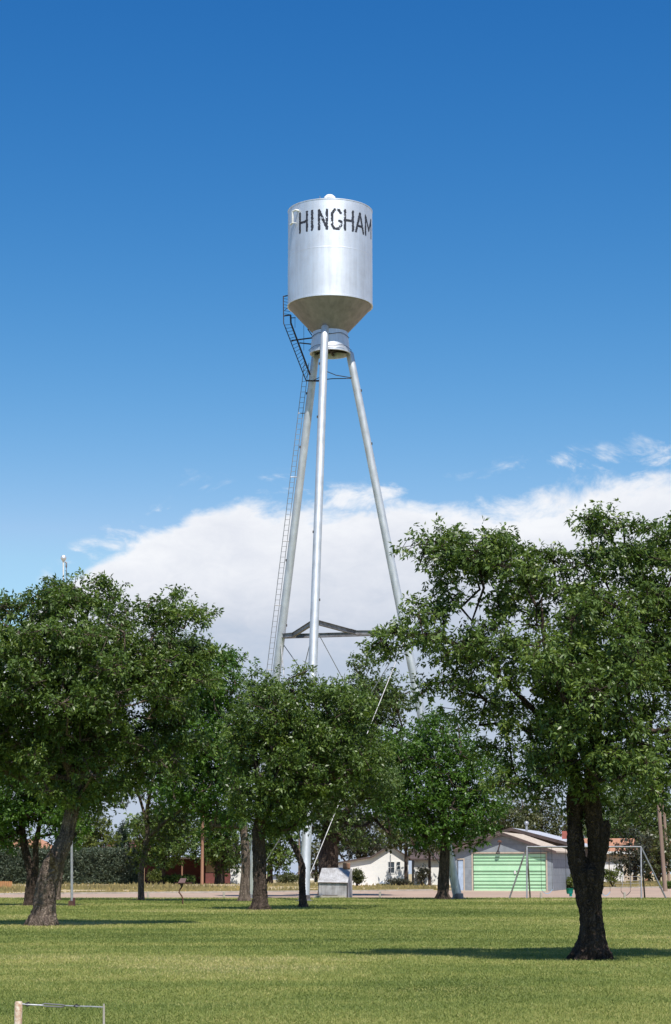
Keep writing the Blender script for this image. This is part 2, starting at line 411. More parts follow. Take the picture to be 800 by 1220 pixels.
# ================================================================= the setting
def sheet(name, xs, ynear, yfar, dz, m, rows=14):
    v = []; f = []
    for i, x in enumerate(xs):
        a, b = ynear(x), yfar(x)
        for j in range(rows + 1):
            y = a + (b - a) * (j / rows); v.append((x, y, gz(y) + dz))
    for i in range(len(xs) - 1):
        for j in range(rows):
            p = i * (rows + 1) + j; f.append((p, p + rows + 1, p + rows + 2, p + 1))
    mb = MB(); mb.v = v; mb.f = f
    return tag(mb.build(name, m), kind='structure')
def lawn_mat():
    m, nt, bs = new_mat('lawn_grass'); v = mapped(nt)
    v2 = mapped(nt, (1, .28, 1)); v3 = mapped(nt, (.12, 1, 1))
    big = noise_node(nt, v3, .35, 5, .6, .4); fine = noise_node(nt, v, 22, 8, .75); mid = noise_node(nt, v2, 1.6, 7, .65)
    a = N(nt, 'ShaderNodeMath', operation='MULTIPLY_ADD'); nt.links.new(mid, a.inputs[0]); a.inputs[1].default_value = .55; nt.links.new(big, a.inputs[2])
    b = N(nt, 'ShaderNodeMath', operation='MULTIPLY_ADD'); nt.links.new(fine, b.inputs[0]); b.inputs[1].default_value = .5; nt.links.new(a.outputs[0], b.inputs[2])
    c = N(nt, 'ShaderNodeMath', operation='MULTIPLY'); nt.links.new(b.outputs[0], c.inputs[0]); c.inputs[1].default_value = .49
    nt.links.new(ramp(nt, c.outputs[0], [(.38, (.075, .11, .022)), (.47, (.14, .18, .04)), (.55, (.23, .245, .065)), (.64, (.40, .34, .13))]), bs.inputs['Base Color'])
    bs.inputs['Roughness'].default_value = .85; bs.inputs['Specular IOR Level'].default_value = .15
    bump(nt, bs, fine, .8, .04); return m
def field_mat():
    m, nt, bs = new_mat('dry_grass'); v = mapped(nt); v2 = mapped(nt, (.35, 1, 1))
    a = noise_node(nt, v2, .5, 7, .65); b = noise_node(nt, v, 6, 8, .7)
    s = N(nt, 'ShaderNodeMath', operation='MULTIPLY_ADD'); nt.links.new(b, s.inputs[0]); s.inputs[1].default_value = .4; nt.links.new(a, s.inputs[2])
    nt.links.new(ramp(nt, s.outputs[0], [(.50, (.13, .15, .05)), (.60, (.28, .24, .11)), (.70, (.40, .31, .17)), (.88, (.45, .34, .20))]), bs.inputs['Base Color'])
    bs.inputs['Roughness'].default_value = .95; bump(nt, bs, b, .8, .06); return m
M['lawn'] = lawn_mat(); M['field'] = field_mat()
M['gravel'] = mat('red_gravel', (.40, .29, .215), (.30, .215, .16), .95, 0, .6, (.4, 1, 1), .5, .03, 9)
M['path'] = mat('pale_dirt', (.46, .36, .27), (.36, .28, .2), .95, 0, 1.5, (1, 1, 1), .4, .03, 9)
v = []; f = []
ys = [-60, 40, 120, 148, 160, 175, 190, 205, 230, 260, 500, 1500, 6000]
xs = [-4000, -600, -150, -60, -20, 0, 20, 60, 150, 600, 4000]
for y in ys:
    for x in xs: v.append((x, y, gz(y)))
for j in range(len(ys) - 1):
    for i in range(len(xs) - 1):
        p = j * len(xs) + i; f.append((p, p + 1, p + 1 + len(xs), p + len(xs)))
g = MB(); g.v = v; g.f = f; tag(g.build('ground', M['field']), kind='structure')
XS = list(np.linspace(-90, 90, 61))
LAWN_FAR = G(400, 1069.6)[1]
def edge_wob(x, s): return .35 * noise.noise(Vector((x * .25, s, 0))) + .2 * noise.noise(Vector((x * 1.1, s, 3)))
sheet('lawn', list(np.linspace(-90, 90, 361)), lambda x: -40, lambda x: LAWN_FAR + edge_wob(x, 1), .008, M['lawn'], 6)
ka = G(0, 1066.0); kb = G(420, 1062.3); kc = G(800, 1057.6)
def kerb_y(x): return float(np.interp(x, [-90, ka[0], kb[0], kc[0], 90], [ka[1] - 8, ka[1], kb[1], kc[1], kc[1] + 14]))
sheet('road', XS, lambda x: LAWN_FAR - .5, lambda x: kerb_y(x), .004, M['gravel'], 16)
kmb = MB(); xk = list(np.linspace(-90, 90, 91))
for i in range(len(xk) - 1):
    if i in (49, 50, 51, 52): continue
    x0, x1 = xk[i], xk[i + 1] - .02; y0, y1 = kerb_y(x0), kerb_y(x1); z0, z1 = gz(y0), gz(y1)
    kmb.extrude([(x0, y0, z0 - .05), (x1, y1, z1 - .05), (x1, y1, z1 + .12), (x0, y0, z0 + .12)], (0, .45, 0))
tag(kmb.build('kerb', M['concrete']), kind='structure')
sheet('path', list(np.linspace(-80, 4, 60)), lambda x: 197 + edge_wob(x, 5), lambda x: 201.5 + edge_wob(x, 8), .006, M['path'], 4)

# grass tufts: many blades in the nearer lawn
def grass():
    rng = np.random.default_rng(5); k = 560000
    D = 17 * (127.5 / 17) ** rng.uniform(0, 1, k) ** 1.0
    x = rng.uniform(-1, 1, k) * (D * .182 + .4)
    h = (.016 + .0004 * D) * rng.uniform(.5, 1.35, k); w = .004 + .00036 * D
    nz = np.array([0.0])
    base = np.stack([x, D, np.full(k, .006)], 1)
    an = rng.uniform(0, 2 * math.pi, k); lean = rng.normal(size=(k, 2)) * h[:, None] * .55
    dx = np.stack([np.cos(an), np.sin(an)], 1) * (w * rng.uniform(.6, 1.3, k))[:, None]
    V = np.zeros((k, 3, 3)); V[:, 0] = base; V[:, 1] = base; V[:, 2] = base
    V[:, 0, :2] -= dx / 2; V[:, 1, :2] += dx / 2; V[:, 2, :2] += lean; V[:, 2, 2] += h
    # patchy tone following broad streaks
    gx = np.linspace(-25, 25, 201); gy = np.linspace(15, 130, 461)
    grid = np.array([[noise.noise(Vector((a * .11, b * .11, 1.7))) * .9 + .55 * noise.noise(Vector((a * .32, b * .42, 5))) + .35 * noise.noise(Vector((a * 1.3, b * 1.1, 9))) for b in gy] for a in gx])
    ix = np.clip(((x + 25) / 50 * 200).astype(int), 0, 200); iy = np.clip(((D - 15) / 115 * 460).astype(int), 0, 460)
    tone = .50 + .50 * grid[ix, iy] + rng.normal(0, .13, k)
    m, nt, bs = new_mat('grass_blades'); at = N(nt, 'ShaderNodeAttribute', attribute_name='tone')
    c = ramp(nt, at.outputs['Fac'], [(0, (.09, .135, .025)), (.45, (.235, .28, .062)), (.75, (.42, .40, .125)), (1, (.62, .52, .25))])
    nt.links.new(c, bs.inputs['Base Color']); bs.inputs['Roughness'].default_value = .6
    tr = N(nt, 'ShaderNodeBsdfTranslucent'); nt.links.new(c, tr.inputs['Color']); ms = N(nt, 'ShaderNodeMixShader'); ms.inputs[0].default_value = .45
    nt.links.new(bs.outputs[0], ms.inputs[1]); nt.links.new(tr.outputs[0], ms.inputs[2]); nt.links.new(ms.outputs[0], nt.nodes['Material Output'].inputs['Surface'])
    o = np_mesh('grass', V.reshape(-1, 3), 3, m, None, np.clip(tone, 0, 1)); tag(o, 'short green and yellowish lawn grass', None, None, 'stuff')
grass()
# weeds and dry tufts beyond the road
def weeds():
    rng = np.random.default_rng(9); k = 60000
    x = rng.uniform(-45, 50, k); yk = np.array([kerb_y(a) for a in np.linspace(-50, 55, 200)]); ye = np.interp(x, np.linspace(-50, 55, 200), yk) + .6
    y = ye + rng.uniform(0, 1, k) ** 1.3 * (208 - ye)
    g_ = np.array([noise.noise(Vector((a * .12, b * .2, 8))) for a, b in zip(x, y)])
    keep = g_ + rng.normal(0, .15, k) > .10
    keep &= ~((y > 158) & (x > 8.5) & (x < 24)); keep &= ~((y > 196) & (y < 202) & (x < 4))
    x, y, g_ = x[keep], y[keep], g_[keep]; k = len(x)
    h = rng.uniform(.06, .22, k) * (1 + 1.2 * (g_ > .3)); z = np.interp(y, [148, 205, 260], [0, .45, .55])
    b = np.stack([x, y, z], 1); w = .05 + .08 * rng.uniform(0, 1, k)
    V = np.repeat(b[:, None, :], 3, 1); V[:, 0, 0] -= w; V[:, 1, 0] += w; V[:, 2, 2] += h; V[:, 2, 0] += rng.normal(0, .06, k)
    m = leaf_mat('weed_blades', (.30, .25, .11), .45, .3, .8)
    tone = np.clip(.55 - g_ * .7 + rng.normal(0, .2, k), 0, 1)
    tag(np_mesh('weeds', V.reshape(-1, 3), 3, m, None, tone), 'dry grass and weeds on the verge beyond the road', None, None, 'stuff')
weeds()

# ================================================================= water tower
def water_tower():
    Fb = XG(363, 113.0); Rb = XG(546, 121.8); Lb = XG(297, 125.0)
    cx, cy = (Fb[0] + Rb[0] + Lb[0]) / 3, 120.0
    root = thing('water_tower', 'tall silver water tower on three slanting tube legs, black lettering on its tank', 'water tower', (cx, cy, 0))
    ax = P(393.6, 300, cy)[0]
    zt = P(394, 252.5, cy)[2]; zb = P(394, 366, cy)[2]; zc = P(394, 397.5, cy)[2]; zk = P(394, 422, cy)[2]
    Rt = (P(443.8, 300, cy)[0] - P(343.3, 300, cy)[0]) / 2
    Rc = (P(416, 400, cy)[0] - P(374.5, 400, cy)[0]) / 2; Rk = (P(419.5, 420, cy)[0] - P(372, 420, cy)[0]) / 2
    c = (ax, cy, 0)
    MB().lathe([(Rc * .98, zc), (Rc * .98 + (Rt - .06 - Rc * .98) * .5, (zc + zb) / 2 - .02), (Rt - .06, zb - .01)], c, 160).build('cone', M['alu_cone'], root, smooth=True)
    prof = [(Rt - .10, zb + .005), (Rt + .025, zb + .005), (Rt + .025, zb + .10), (Rt, zb + .11)]
    seam = zb + (zt - zb) * .5
    prof += [(Rt, zb + .16), (Rt, seam - .06), (Rt, seam - .025), (Rt + .0015, seam - .02), (Rt + .0015, seam + .02), (Rt, seam + .025), (Rt, seam + .06), (Rt, zt - .12), (Rt, zt - .06), (Rt + .02, zt - .05), (Rt + .02, zt), (Rt - .05, zt + .02), (Rt * .5, zt + .26), (.02, zt + .42)]
    tank = MB().lathe(prof, c, 160).build('tank', M['alu'], root, smooth=True)
    # vent on the roof
    vx, vy, vz = ax - .02, cy - 1.4, zt + .22
    MB().lathe([(.22, 0), (.22, .14), (.36, .14), (.34, .26), (.2, .38), (.01, .42)], (vx, vy, vz), 24).build('vent', M['white'], tank, smooth=True)
    MB().tube([(ax - .62, cy - 1.9, zt), (ax - .62, cy - 1.9, zt + .36)], .02, 6).build('lightning_rod', M['rod'], tank)
    # overflow pipe, a white hook by the lettering
    def cyl(a, z, dr=.0): return (ax + (Rt + dr) * math.sin(a), cy - (Rt + dr) * math.cos(a), z)
    z1 = P(354, 252, cy - 1.6)[2]; z2 = P(354, 267, cy - 1.6)[2]
    a0, a1 = R_(-54), R_(-48)
    ov = MB().tube([cyl(a1, z1, -.02), cyl(a1, z1, .20), cyl(a0, z1 - .02, .22), cyl(a0, (z1 + z2) / 2, .22), cyl(a0, z2 + .05, .22), cyl(R_(-58), z2 - .02, .26)], .065, 10)
    ov.tube([cyl(R_(-52), z2 + .06, .02), cyl(a0, z2 + .06, .3)], .03, 6)
    ov.build('overflow_pipe', M['white'], tank, smooth=True)
    # lettering: paint cells on the shell
    glyph = {'H': [((0, 0), (0, 1)), ((1, 0), (1, 1)), ((0, .5), (1, .5))], 'I': [((.5, 0), (.5, 1))],
             'N': [((0, 0), (0, 1)), ((1, 0), (1, 1)), ((0, 1), (1, 0))],
             'G': [((.95, .84), (.75, 1)), ((.75, 1), (.25, 1)), ((.25, 1), (0, .8)), ((0, .8), (0, .2)), ((0, .2), (.25, 0)), ((.25, 0), (.75, 0)), ((.75, 0), (1, .2)), ((1, .2), (1, .40)), ((1, .40), (.8, .42))],
             'A': [((0, 0), (.5, 1)), ((.5, 1), (1, 0)), ((.2, .32), (.8, .32))],
             'M': [((0, 0), (0, 1)), ((1, 0), (1, 1)), ((0, 1), (.5, .3)), ((.5, .3), (1, 1))]}
    spans = [('H', -45, -33), ('I', -27, -23), ('N', -15, -4.5), ('G', 2.5, 14.5), ('H', 20, 32), ('A', 37, 51), ('M', 56, 74)]
    zl = P(394, 272.5, cy - Rt)[2]; zh = P(394, 250.0, cy - Rt)[2]
    H = zh - zl; dz = H / 40; da = .028 / Rt
    mb = MB()
    for ch, s0, s1 in spans:
        A0, A1 = R_(s0), R_(s1); wid = (A1 - A0) * Rt
        a = A0 - .1 / Rt
        while a < A1 + .1 / Rt:
            z = zl - .1
            while z < zh + .1:
                u = (a - A0) * Rt; w = z - zl; best = 9
                for (x0, y0), (x1, y1) in glyph[ch]:
                    p0 = (x0 * wid, y0 * H); d = ((x1 - x0) * wid, (y1 - y0) * H); L2 = d[0] ** 2 + d[1] ** 2
                    t = max(0, min(1, ((u - p0[0]) * d[0] + (w - p0[1]) * d[1]) / L2))
                    best = min(best, math.hypot(u - p0[0] - d[0] * t, w - p0[1] - d[1] * t))
                nz = noise.noise(Vector((a * Rt * 9, z * 9, 3))); n2 = noise.noise(Vector((a * Rt * 4, z * 3.2, 30))); n3 = noise.noise(Vector((a * Rt * 16, z * 16, 9)))
                worn = .85 if ch in 'NG' else 1.25
                if best < .078 + .035 * nz and n2 + .5 * n3 < worn * .55:
                    q = [(a, z), (a + da, z), (a + da, z + dz), (a, z + dz)]
                    mb.quad(*[cyl(p, r, .006) for p, r in q])
                z += dz
            a += da
    mb.build('lettering', M['ink'], tank)
    # collar under the cone, open below
    MB().lathe([(Rc + .01, zc + .1), (Rk, zk + .1), (Rk + .03, zk + .1), (Rk + .03, zk), (Rk - .05, zk), (Rk - .08, zk + .15), (Rc - .06, zc + .05)], c, 64).build('collar', M['alu'], root, smooth=True)
    bm = MB()
    for an in (20, 80, 140):
        bm.box((ax, cy, zk + .22), (2 * Rk - .2, .10, .12), R_(an))
    bm.lathe([(.5, zk + .18), (.5, zk + 1.0), (.44, zk + 1.0)], c, 24)
    bm.build('collar_beams', M['dark_steel'], root)
    wm = MB()
    for zz, rr in ((zc - .25, Rc + .10), (zk + .25, Rk + .09)):
        wm.tube([(ax + rr * math.cos(t), cy + rr * math.sin(t), zz + .06 * math.sin(5 * t)) for t in np.linspace(0, 2 * math.pi, 40)], .016, 5)
    wm.build('collar_wire', M['dark_steel'], root)
    # legs
    def dirn(b): d = Vector((b[0] - cx, b[1] - cy, 0)); return d.normalized()
    legs = []
    for b, row in ((Fb, 391), (Rb, 415), (Lb, 415)):
        d = dirn(b); top = Vector((ax, cy, 0)) + d * (Rk * 1.02); top.z = P(390, row, cy - 1)[2]
        b = Vector((b[0], b[1], gz(b[1])))
        n = 28; pts = [b.lerp(top, i / n) for i in range(n + 1)]
        rad = [.27 - .035 * (i / n) for i in range(n + 1)]
        lg = MB().tube(pts + [top + (top - b).normalized() * .10, top + (top - b).normalized() * .16], rad + [.17, .06], 28).build('leg', M['alu_leg'], root, smooth=True)
        MB().lathe([(0, 0), (.52, 0), (.52, .05), (.34, .07), (.31, .35), (.26, .36)], (b.x, b.y, b.z + .0), 20).build('base_plate', M['alu_dark'], lg, smooth=True)
        for t in (.22, .5, .62, .83, .93):           # weld rings and lugs
            q = b.lerp(top, t); sd = Vector((-1 if b is not legs else 1, 0, 0))
            MB().box((q.x + (.27 if t > .5 else -.27) * (.93 if d.x > 0 else -.93), q.y - .05, q.z), (.09, .08, .14)).build('lug', M['dark_steel'], lg)
        legs.append((b, top))
    (Fl, Rl, Ll) = legs
    def at(leg, z): b, t = leg; return b.lerp(t, (z - b.z) / (t.z - b.z))
    zs = P(375, 739, 115)[2]
    f_, r_, l_ = at(Fl, zs), at(Rl, zs), at(Ll, zs)
    def beam(pts, name='strut'):
        mb = MB()
        for a, b in zip(pts[:-1], pts[1:]):
            a = Vector(a); b = Vector(b); d = (b - a); L = d.length; an = math.atan2(d.y, d.x); m_ = (a + b) / 2
            mb.box((m_.x, m_.y, m_.z), (L + .02, .05, .22), an); mb.box((m_.x, m_.y, m_.z + .122), (L + .02, .18, .024), an); mb.box((m_.x, m_.y, m_.z - .122), (L + .02, .18, .024), an)
        mb.build(name, M['alu_dark'], root)
    beam([l_, r_])
    m1 = l_.lerp(r_, .60) + Vector((0, -.75, .02)); beam([f_, f_.lerp(m1, .85) , m1, r_])
    m2 = l_.lerp(r_, .10) + Vector((0, -.5, .02)); beam([f_, m2, l_ + Vector((0, -.1, .02))])
    # brace rods below the strut ring
    def rod(a, b, r=.022): MB().tube([a, a.lerp(b, .5) + Vector((0, 0, -.05)), b], r, 6).build('brace_rod', M['rod'], root)
    for u, w in ((Fl, Rl), (Rl, Fl), (Ll, Rl), (Rl, Ll), (Fl, Ll), (Ll, Fl)): rod(at(u, zs - .25), at(w, .8), .022 if u is Fl else .026)
    # thin tie rods near the top
    zr = P(390, 449, cy)[2]; a, b, d_ = at(Fl, zr), at(Rl, zr), at(Ll, zr); mb = MB()
    for u, w in ((a, b), (b, d_), (d_, a)):
        mid = u.lerp(w, .5); inn = mid.lerp(Vector((ax, cy, zr)), .35)
        mb.tube([u, u.lerp(inn, .7), inn, w.lerp(inn, .7), w], .028, 6)
    mb.build('tie_rod', M['dark_steel'], root)
    # ladder up the left leg
    lad = MB(); p0, p1 = at(Ll, 1.9), at(Ll, P(372, 428, cy)[2])
    for off in (-.34, -.62): lad.tube([p0 + Vector((off, -.02, 0)), p1 + Vector((off, -.02, 0))], .022, 5)
    k = int((p1 - p0).length / .33)
    for i in range(k):
        q = p0.lerp(p1, (i + .5) / k); lad.tube([q + Vector((-.62, -.02, 0)), q + Vector((-.34, -.02, 0))], .013, 4)
    for i in range(0, k, 12):
        q = p0.lerp(p1, (i + .5) / k); lad.tube([q, q + Vector((-.62, -.02, 0))], .03, 5)
    lad.build('ladder', M['rod'], root)
    Yl = cy + .5
    def q_(x, y, dy=0): return Vector(P(330 + x / 6.667, 320 + y / 6.667, Yl + dy))
    up = MB()
    up.tube([q_(232, 890), q_(55, 435), q_(52, 220)], .03, 6)
    up.tube([q_(265, 845), q_(112, 432), q_(110, 370)], .055, 6)
    for u, w, r in (((50, 222), (95, 213), .04), ((55, 376), (112, 368), .045), ((115, 572), (300, 548), .045), ((180, 590), (292, 602), .04), ((232, 890), (340, 893), .05), ((112, 392), (150, 390), .03)):
        up.tube([q_(*u), q_(*w)], r, 6)
    for (x, y0, y1) in ((145, 392, 470), (215, 450, 650)): up.tube([q_(x, y0, .4), q_(x, y1, .4)], .012, 4)
    up.tube([q_(245, 480), q_(300, 560)], .03, 5)
    for i in range(17):
        t = (i + .5) / 17; up.tube([q_(55 + (232 - 55) * t, 435 + 455 * t), q_(112 + (262 - 112) * t, 432 + 410 * t)], .014, 4)
    for i in range(6):
        t = (i + .5) / 6; y = 225 + 145 * t; up.tube([q_(53, y), q_(92 if y < 310 else 108, y + 8, .2)], .014, 4)
    up.tube([q_(60, 335), q_(100, 300, .2)], .016, 4)
    up.build('upper_ladder', M['dark_steel'], root)
water_tower()

# ================================================================= trees on the lawn
# T1: the big leaning ash on the right
tree('ash_tree', 'big shade tree at right with a dark forked trunk, the nearest tree', PARK, 36.4,
     [[(704.5, 1142, 0, .37), (705, 1133, 0, .33), (705.5, 1120, 0, .285), (704.5, 1100, 0, .235), (703, 1080, 0, .212), (702.5, 1062, 0, .225), (702, 1046, 0, .27), (701, 1037, 0, .26), (700, 1031, 0, .16), (699.5, 1028, 0, .05)],
      [(698, 1080, 0, .15), (696, 1060, 0, .18), (690.5, 1038, 0, .18), (687, 1020, 0, .175), (686, 1000, 0, .17), (685, 970, .05, .168), (685, 945, .1, .155), (684, 920, .15, .12), (680, 900, .2, .10), (662, 875, .1, .08), (638, 848, 0, .065), (612, 822, -.1, .05), (593, 800, -.2, .04), (578, 770, -.2, .03), (560, 735, -.3, .02)],
      [(705, 1075, 0, .17), (707, 1055, 0, .20), (711, 1034, 0, .18), (712, 1016, 0, .20), (710, 995, -.02, .19), (707, 970, -.05, .18), (705, 945, -.1, .17), (706, 925, -.1, .145), (710, 900, 0, .14), (711, 868, .1, .12), (718, 820, .2, .10), (732, 785, .3, .08), (748, 765, .4, .065), (773, 733, .6, .045), (785, 690, .8, .03)],
      [(714, 1024, 0, .14), (718, 1008, .02, .13), (721, 994, .04, .115), (722.5, 983, .06, .09), (723, 977, .07, .05)],
      [(711, 890, 0, .11), (735, 878, -.3, .09), (765, 872, -.6, .07), (800, 868, -.8, .05), (835, 850, -.9, .03)],
      [(706, 925, -.1, .11), (690, 880, -.6, .09), (672, 830, -1.0, .07), (650, 770, -1.2, .05), (645, 710, -1.3, .03)],
      [(716, 830, .2, .07), (700, 780, .5, .05), (690, 720, .8, .035), (700, 670, .9, .02)]],
     [(700, 770, 95, 110, 0, 1.9), (775, 695, 68, 78, .3, 1.4), (560, 690, 66, 62, -.2, 1.1), (498, 758, 56, 46, -.4, .9), (615, 680, 55, 50, .3, 1.2),
      (590, 790, 70, 50, 0, 1.3), (640, 850, 60, 55, .2, 1.2), (660, 905, 55, 50, 0, 1.1), (790, 850, 75, 75, 0, 1.5), (755, 920, 50, 42, .3, 1.0), (520, 820, 30, 30, -.3, .6),
      (840, 740, 90, 100, 0, 1.7), (575, 845, 28, 30, .2, .6), (618, 900, 28, 42, .3, .6), (795, 645, 42, 38, .4, .8), (680, 662, 22, 20, .1, .5), (725, 650, 50, 44, 0, .9), (535, 655, 38, 28, -.2, .6), (598, 652, 30, 24, -.1, .6), (655, 652, 22, 22, .2, .5), (700, 880, 70, 50, -1.5, 1.2), (700, 790, 80, 60, -1.6, 1.3), (740, 905, 50, 40, -1.5, 1.1), (610, 905, 26, 50, -.2, .6), (575, 870, 20, 34, 0, .5), (508, 652, 14, 14, 0, .4), (540, 640, 14, 12, 0, .4), (582, 640, 14, 12, 0, .4), (655, 645, 15, 12, 0, .4), (462, 752, 22, 24, -.4, .4), (470, 785, 20, 18, -.4, .4), (690, 950, 50, 18, 0, .8)],
     120, 3000, 36, (.100, .038), .155, LM['ash'], M['bark_near'], 3, thr=-.17, twig=.0055, minr=.0054, droop=.5, sides=36, lump=.2)
# T2: left front
tree('elm_tree', 'broad shade tree at left with a thick grey trunk leaning right', PARK, 60.0,
     [[(51, 1101, 0, .50), (52, 1092, 0, .42), (54, 1070, 0, .37), (57, 1050, 0, .36), (64, 1030, 0, .34), (73, 1010, 0, .29), (81, 990, .1, .25), (86, 965, .1, .22), (92, 935, .2, .2), (97, 900, .2, .18), (94, 860, 0, .14), (92, 810, -.2, .1), (100, 750, 0, .06), (110, 715, 0, .03)],
      [(92, 940, .2, .16), (72, 890, -.4, .13), (50, 850, -.8, .1), (25, 810, -1, .08), (5, 780, -1, .05)],
      [(96, 915, .2, .15), (120, 870, -.4, .13), (145, 825, -.5, .1), (172, 780, -.3, .08), (190, 740, 0, .04)],
      [(88, 960, .1, .13), (110, 925, .8, .1), (150, 895, 1.2, .08), (190, 870, 1.4, .05)],
      [(66, 1036, -.1, .16), (62, 1020, -.5, .09), (60, 1012, -.7, .03)]],
     [(88, 770, 82, 78, 0, 2.6), (30, 830, 70, 85, -.5, 2.4), (150, 830, 70, 75, 0, 2.4), (200, 745, 38, 36, 0, 1.2), (120, 715, 34, 28, 0, 1.0), (205, 800, 50, 55, .2, 1.8),
      (95, 905, 85, 55, .3, 2.2), (190, 890, 55, 50, .5, 1.8), (90, 800, 90, 70, -1.6, 2.0), (0, 760, 40, 45, 0, 1.8), (60, 720, 45, 30, 0, 1.2), (182, 720, 12, 18, 0, .5), (208, 712, 15, 13, 0, .5), (230, 735, 12, 18, 0, .6), (125, 700, 16, 12, 0, .6), (66, 712, 18, 12, 0, .6), (22, 722, 14, 14, 0, .6), (38, 714, 10, 10, 0, .4), (-30, 860, 60, 80, 0, 2.4), (20, 900, 40, 40, .2, 1.5)],
     130, 3500, 36, (.135, .055), .22, LM['ash_dark'], M['bark_pale'], 4, thr=-.2, twig=.008, minr=.009, droop=.4, sides=30)
# T3 grey trunk (293) behind, crown up-left
tree('elm_tree', 'shade tree with a pale slim trunk just left of the darker middle trunk', PARK, 112.0,
     [[(292, 1073, 0, .42), (292, 1062, 0, .33), (293, 1030, 0, .28), (292, 1003, 0, .26), (290, 985, 0, .24), (284, 950, 0, .2), (270, 910, 0, .15), (255, 860, 0, .1), (245, 815, 0, .05)],
      [(287, 965, 0, .17), (262, 935, .5, .12), (230, 905, .5, .08)]],
     [(245, 815, 42, 48, 0, 3.0), (225, 870, 50, 55, 0, 3), (265, 890, 45, 60, 0, 3), (215, 925, 42, 40, 0, 2.5), (262, 950, 42, 40, 0, 2.6), (275, 800, 22, 22, 0, 1.6), (240, 785, 26, 22, 0, 1.8), (268, 780, 11, 16, 0, .8), (222, 775, 12, 14, 0, .8)],
     80, 1900, 24, (.20, .095), .34, LM['bright'], M['bark_pale'], 5, thr=-.25, twig=.014, minr=.016)
# T4 middle trunk (310)
tree('elm_tree', 'shade tree in the middle with a dark straight trunk left of the front tower leg', PARK, 86.0,
     [[(310, 1083, 0, .44), (310, 1074, 0, .37), (310, 1050, 0, .33), (309, 1020, 0, .31), (308, 995, 0, .30), (312, 970, 0, .25), (322, 930, 0, .2), (335, 890, 0, .15), (345, 850, 0, .1), (350, 820, 0, .05)],
      [(309, 985, 0, .18), (335, 945, -.6, .14), (370, 905, -.8, .1), (405, 880, -.8, .06)],
      [(312, 960, 0, .17), (305, 910, .5, .13), (300, 860, .6, .08)]],
     [(340, 845, 42, 45, 0, 2.2), (375, 870, 45, 50, 0, 2.2), (310, 875, 40, 55, 0, 2.2), (350, 915, 55, 45, 0, 2.4), (400, 850, 38, 42, 0, 1.8), (420, 905, 40, 40, 0, 1.8), (310, 940, 42, 42, 0, 2.0), (295, 825, 26, 22, 0, 1.4), (355, 812, 24, 18, 0, 1.2), (330, 965, 40, 30, 0, 1.6), (343, 808, 12, 12, 0, .6), (300, 812, 12, 12, 0, .6), (375, 814, 14, 12, 0, .6), (408, 812, 14, 16, 0, .6)],
     100, 2300, 26, (.165, .07), .27, LM['ash_dark'], M['bark_mid'], 6, thr=-.22, twig=.011, minr=.012)
# T5 curved trunk
tree('elm_tree', 'small tree with a thin dark trunk curving left in front of the front tower leg', PARK, 92.0,
     [[(361.5, 1080, 0, .26), (361, 1070, 0, .19), (360, 1050, 0, .17), (360.5, 1033, 0, .165), (355, 1017, 0, .155), (345, 998, 0, .13), (338, 985, 0, .12), (336, 955, 0, .1), (342, 920, 0, .08), (350, 890, 0, .05)],
      [(341, 990, 0, .08), (365, 960, -.4, .06), (393, 930, -.5, .04)]],
     [(345, 945, 34, 34, 0, 1.5), (395, 925, 40, 36, 0, 1.6), (440, 930, 34, 36, 0, 1.5), (370, 900, 40, 36, 0, 1.5), (355, 970, 22, 16, 0, .9)],
     50, 900, 26, (.17, .07), .28, LM['cotton'], M['bark_mid'], 7, thr=-.2, twig=.01, minr=.012)
# T6 behind the iron shed
tree('elm_tree', 'tall tree whose brown trunk rises behind the sheet iron shed', PARK, 142.0,
     [[(392, 1063, 0, .8), (392, 1045, 0, .72), (392, 1020, 0, .68), (394, 995, 0, .6), (400, 960, 0, .45), (412, 910, 0, .3), (425, 860, 0, .2), (435, 810, 0, .08)],
      [(396, 975, 0, .35), (375, 930, 1, .22), (365, 880, 1, .1)], [(396, 985, 0, .35), (430, 950, -1, .22), (460, 920, -1, .1)]],
     [(432, 830, 26, 48, 0, 2.4), (455, 850, 30, 50, 0, 2.4), (405, 870, 30, 50, 0, 2.6), (430, 920, 46, 50, 0, 3), (390, 960, 36, 36, 0, 2.6), (455, 960, 28, 40, 0, 2.4), (418, 985, 34, 22, 0, 2), (478, 840, 14, 26, 0, 1.2), (438, 790, 9, 20, 0, .9), (418, 800, 9, 20, 0, .9), (462, 815, 9, 20, 0, .9)],
     90, 1900, 20, (.24, .12), .42, LM['cotton'], M['bark_mid'], 8, thr=-.12, twig=.018, minr=.02)
# T7 bright green one (528)
tree('maple_tree', 'compact bright green tree just left of the right tower leg', PARK, 120.0,
     [[(528, 1071.5, 0, .48), (528, 1064, 0, .40), (529, 1045, 0, .37), (530, 1020, 0, .34), (531, 1000, 0, .3), (528, 970, 0, .24), (524, 930, 0, .16), (522, 880, 0, .07)],
      [(530, 1000, 0, .2), (505, 960, 0, .13), (485, 925, 0, .06)], [(530, 995, 0, .2), (555, 965, 0, .13), (572, 935, 0, .06)]],
     [(520, 885, 38, 36, 0, 2.2), (545, 925, 44, 46, 0, 2.6), (495, 915, 40, 46, 0, 2.4), (520, 960, 60, 44, 0, 2.8), (475, 945, 34, 36, 0, 2), (568, 955, 26, 34, 0, 1.8), (530, 990, 42, 20, 0, 1.8), (505, 868, 18, 18, 0, 1), (540, 862, 13, 15, 0, .8), (470, 890, 16, 20, 0, 1), (585, 920, 13, 20, 0, .8)],
     100, 2400, 26, (.20, .10), .33, LM['bright'], M['bark_mid'], 9, thr=-.2, twig=.014, minr=.016, cl_k=3.0)
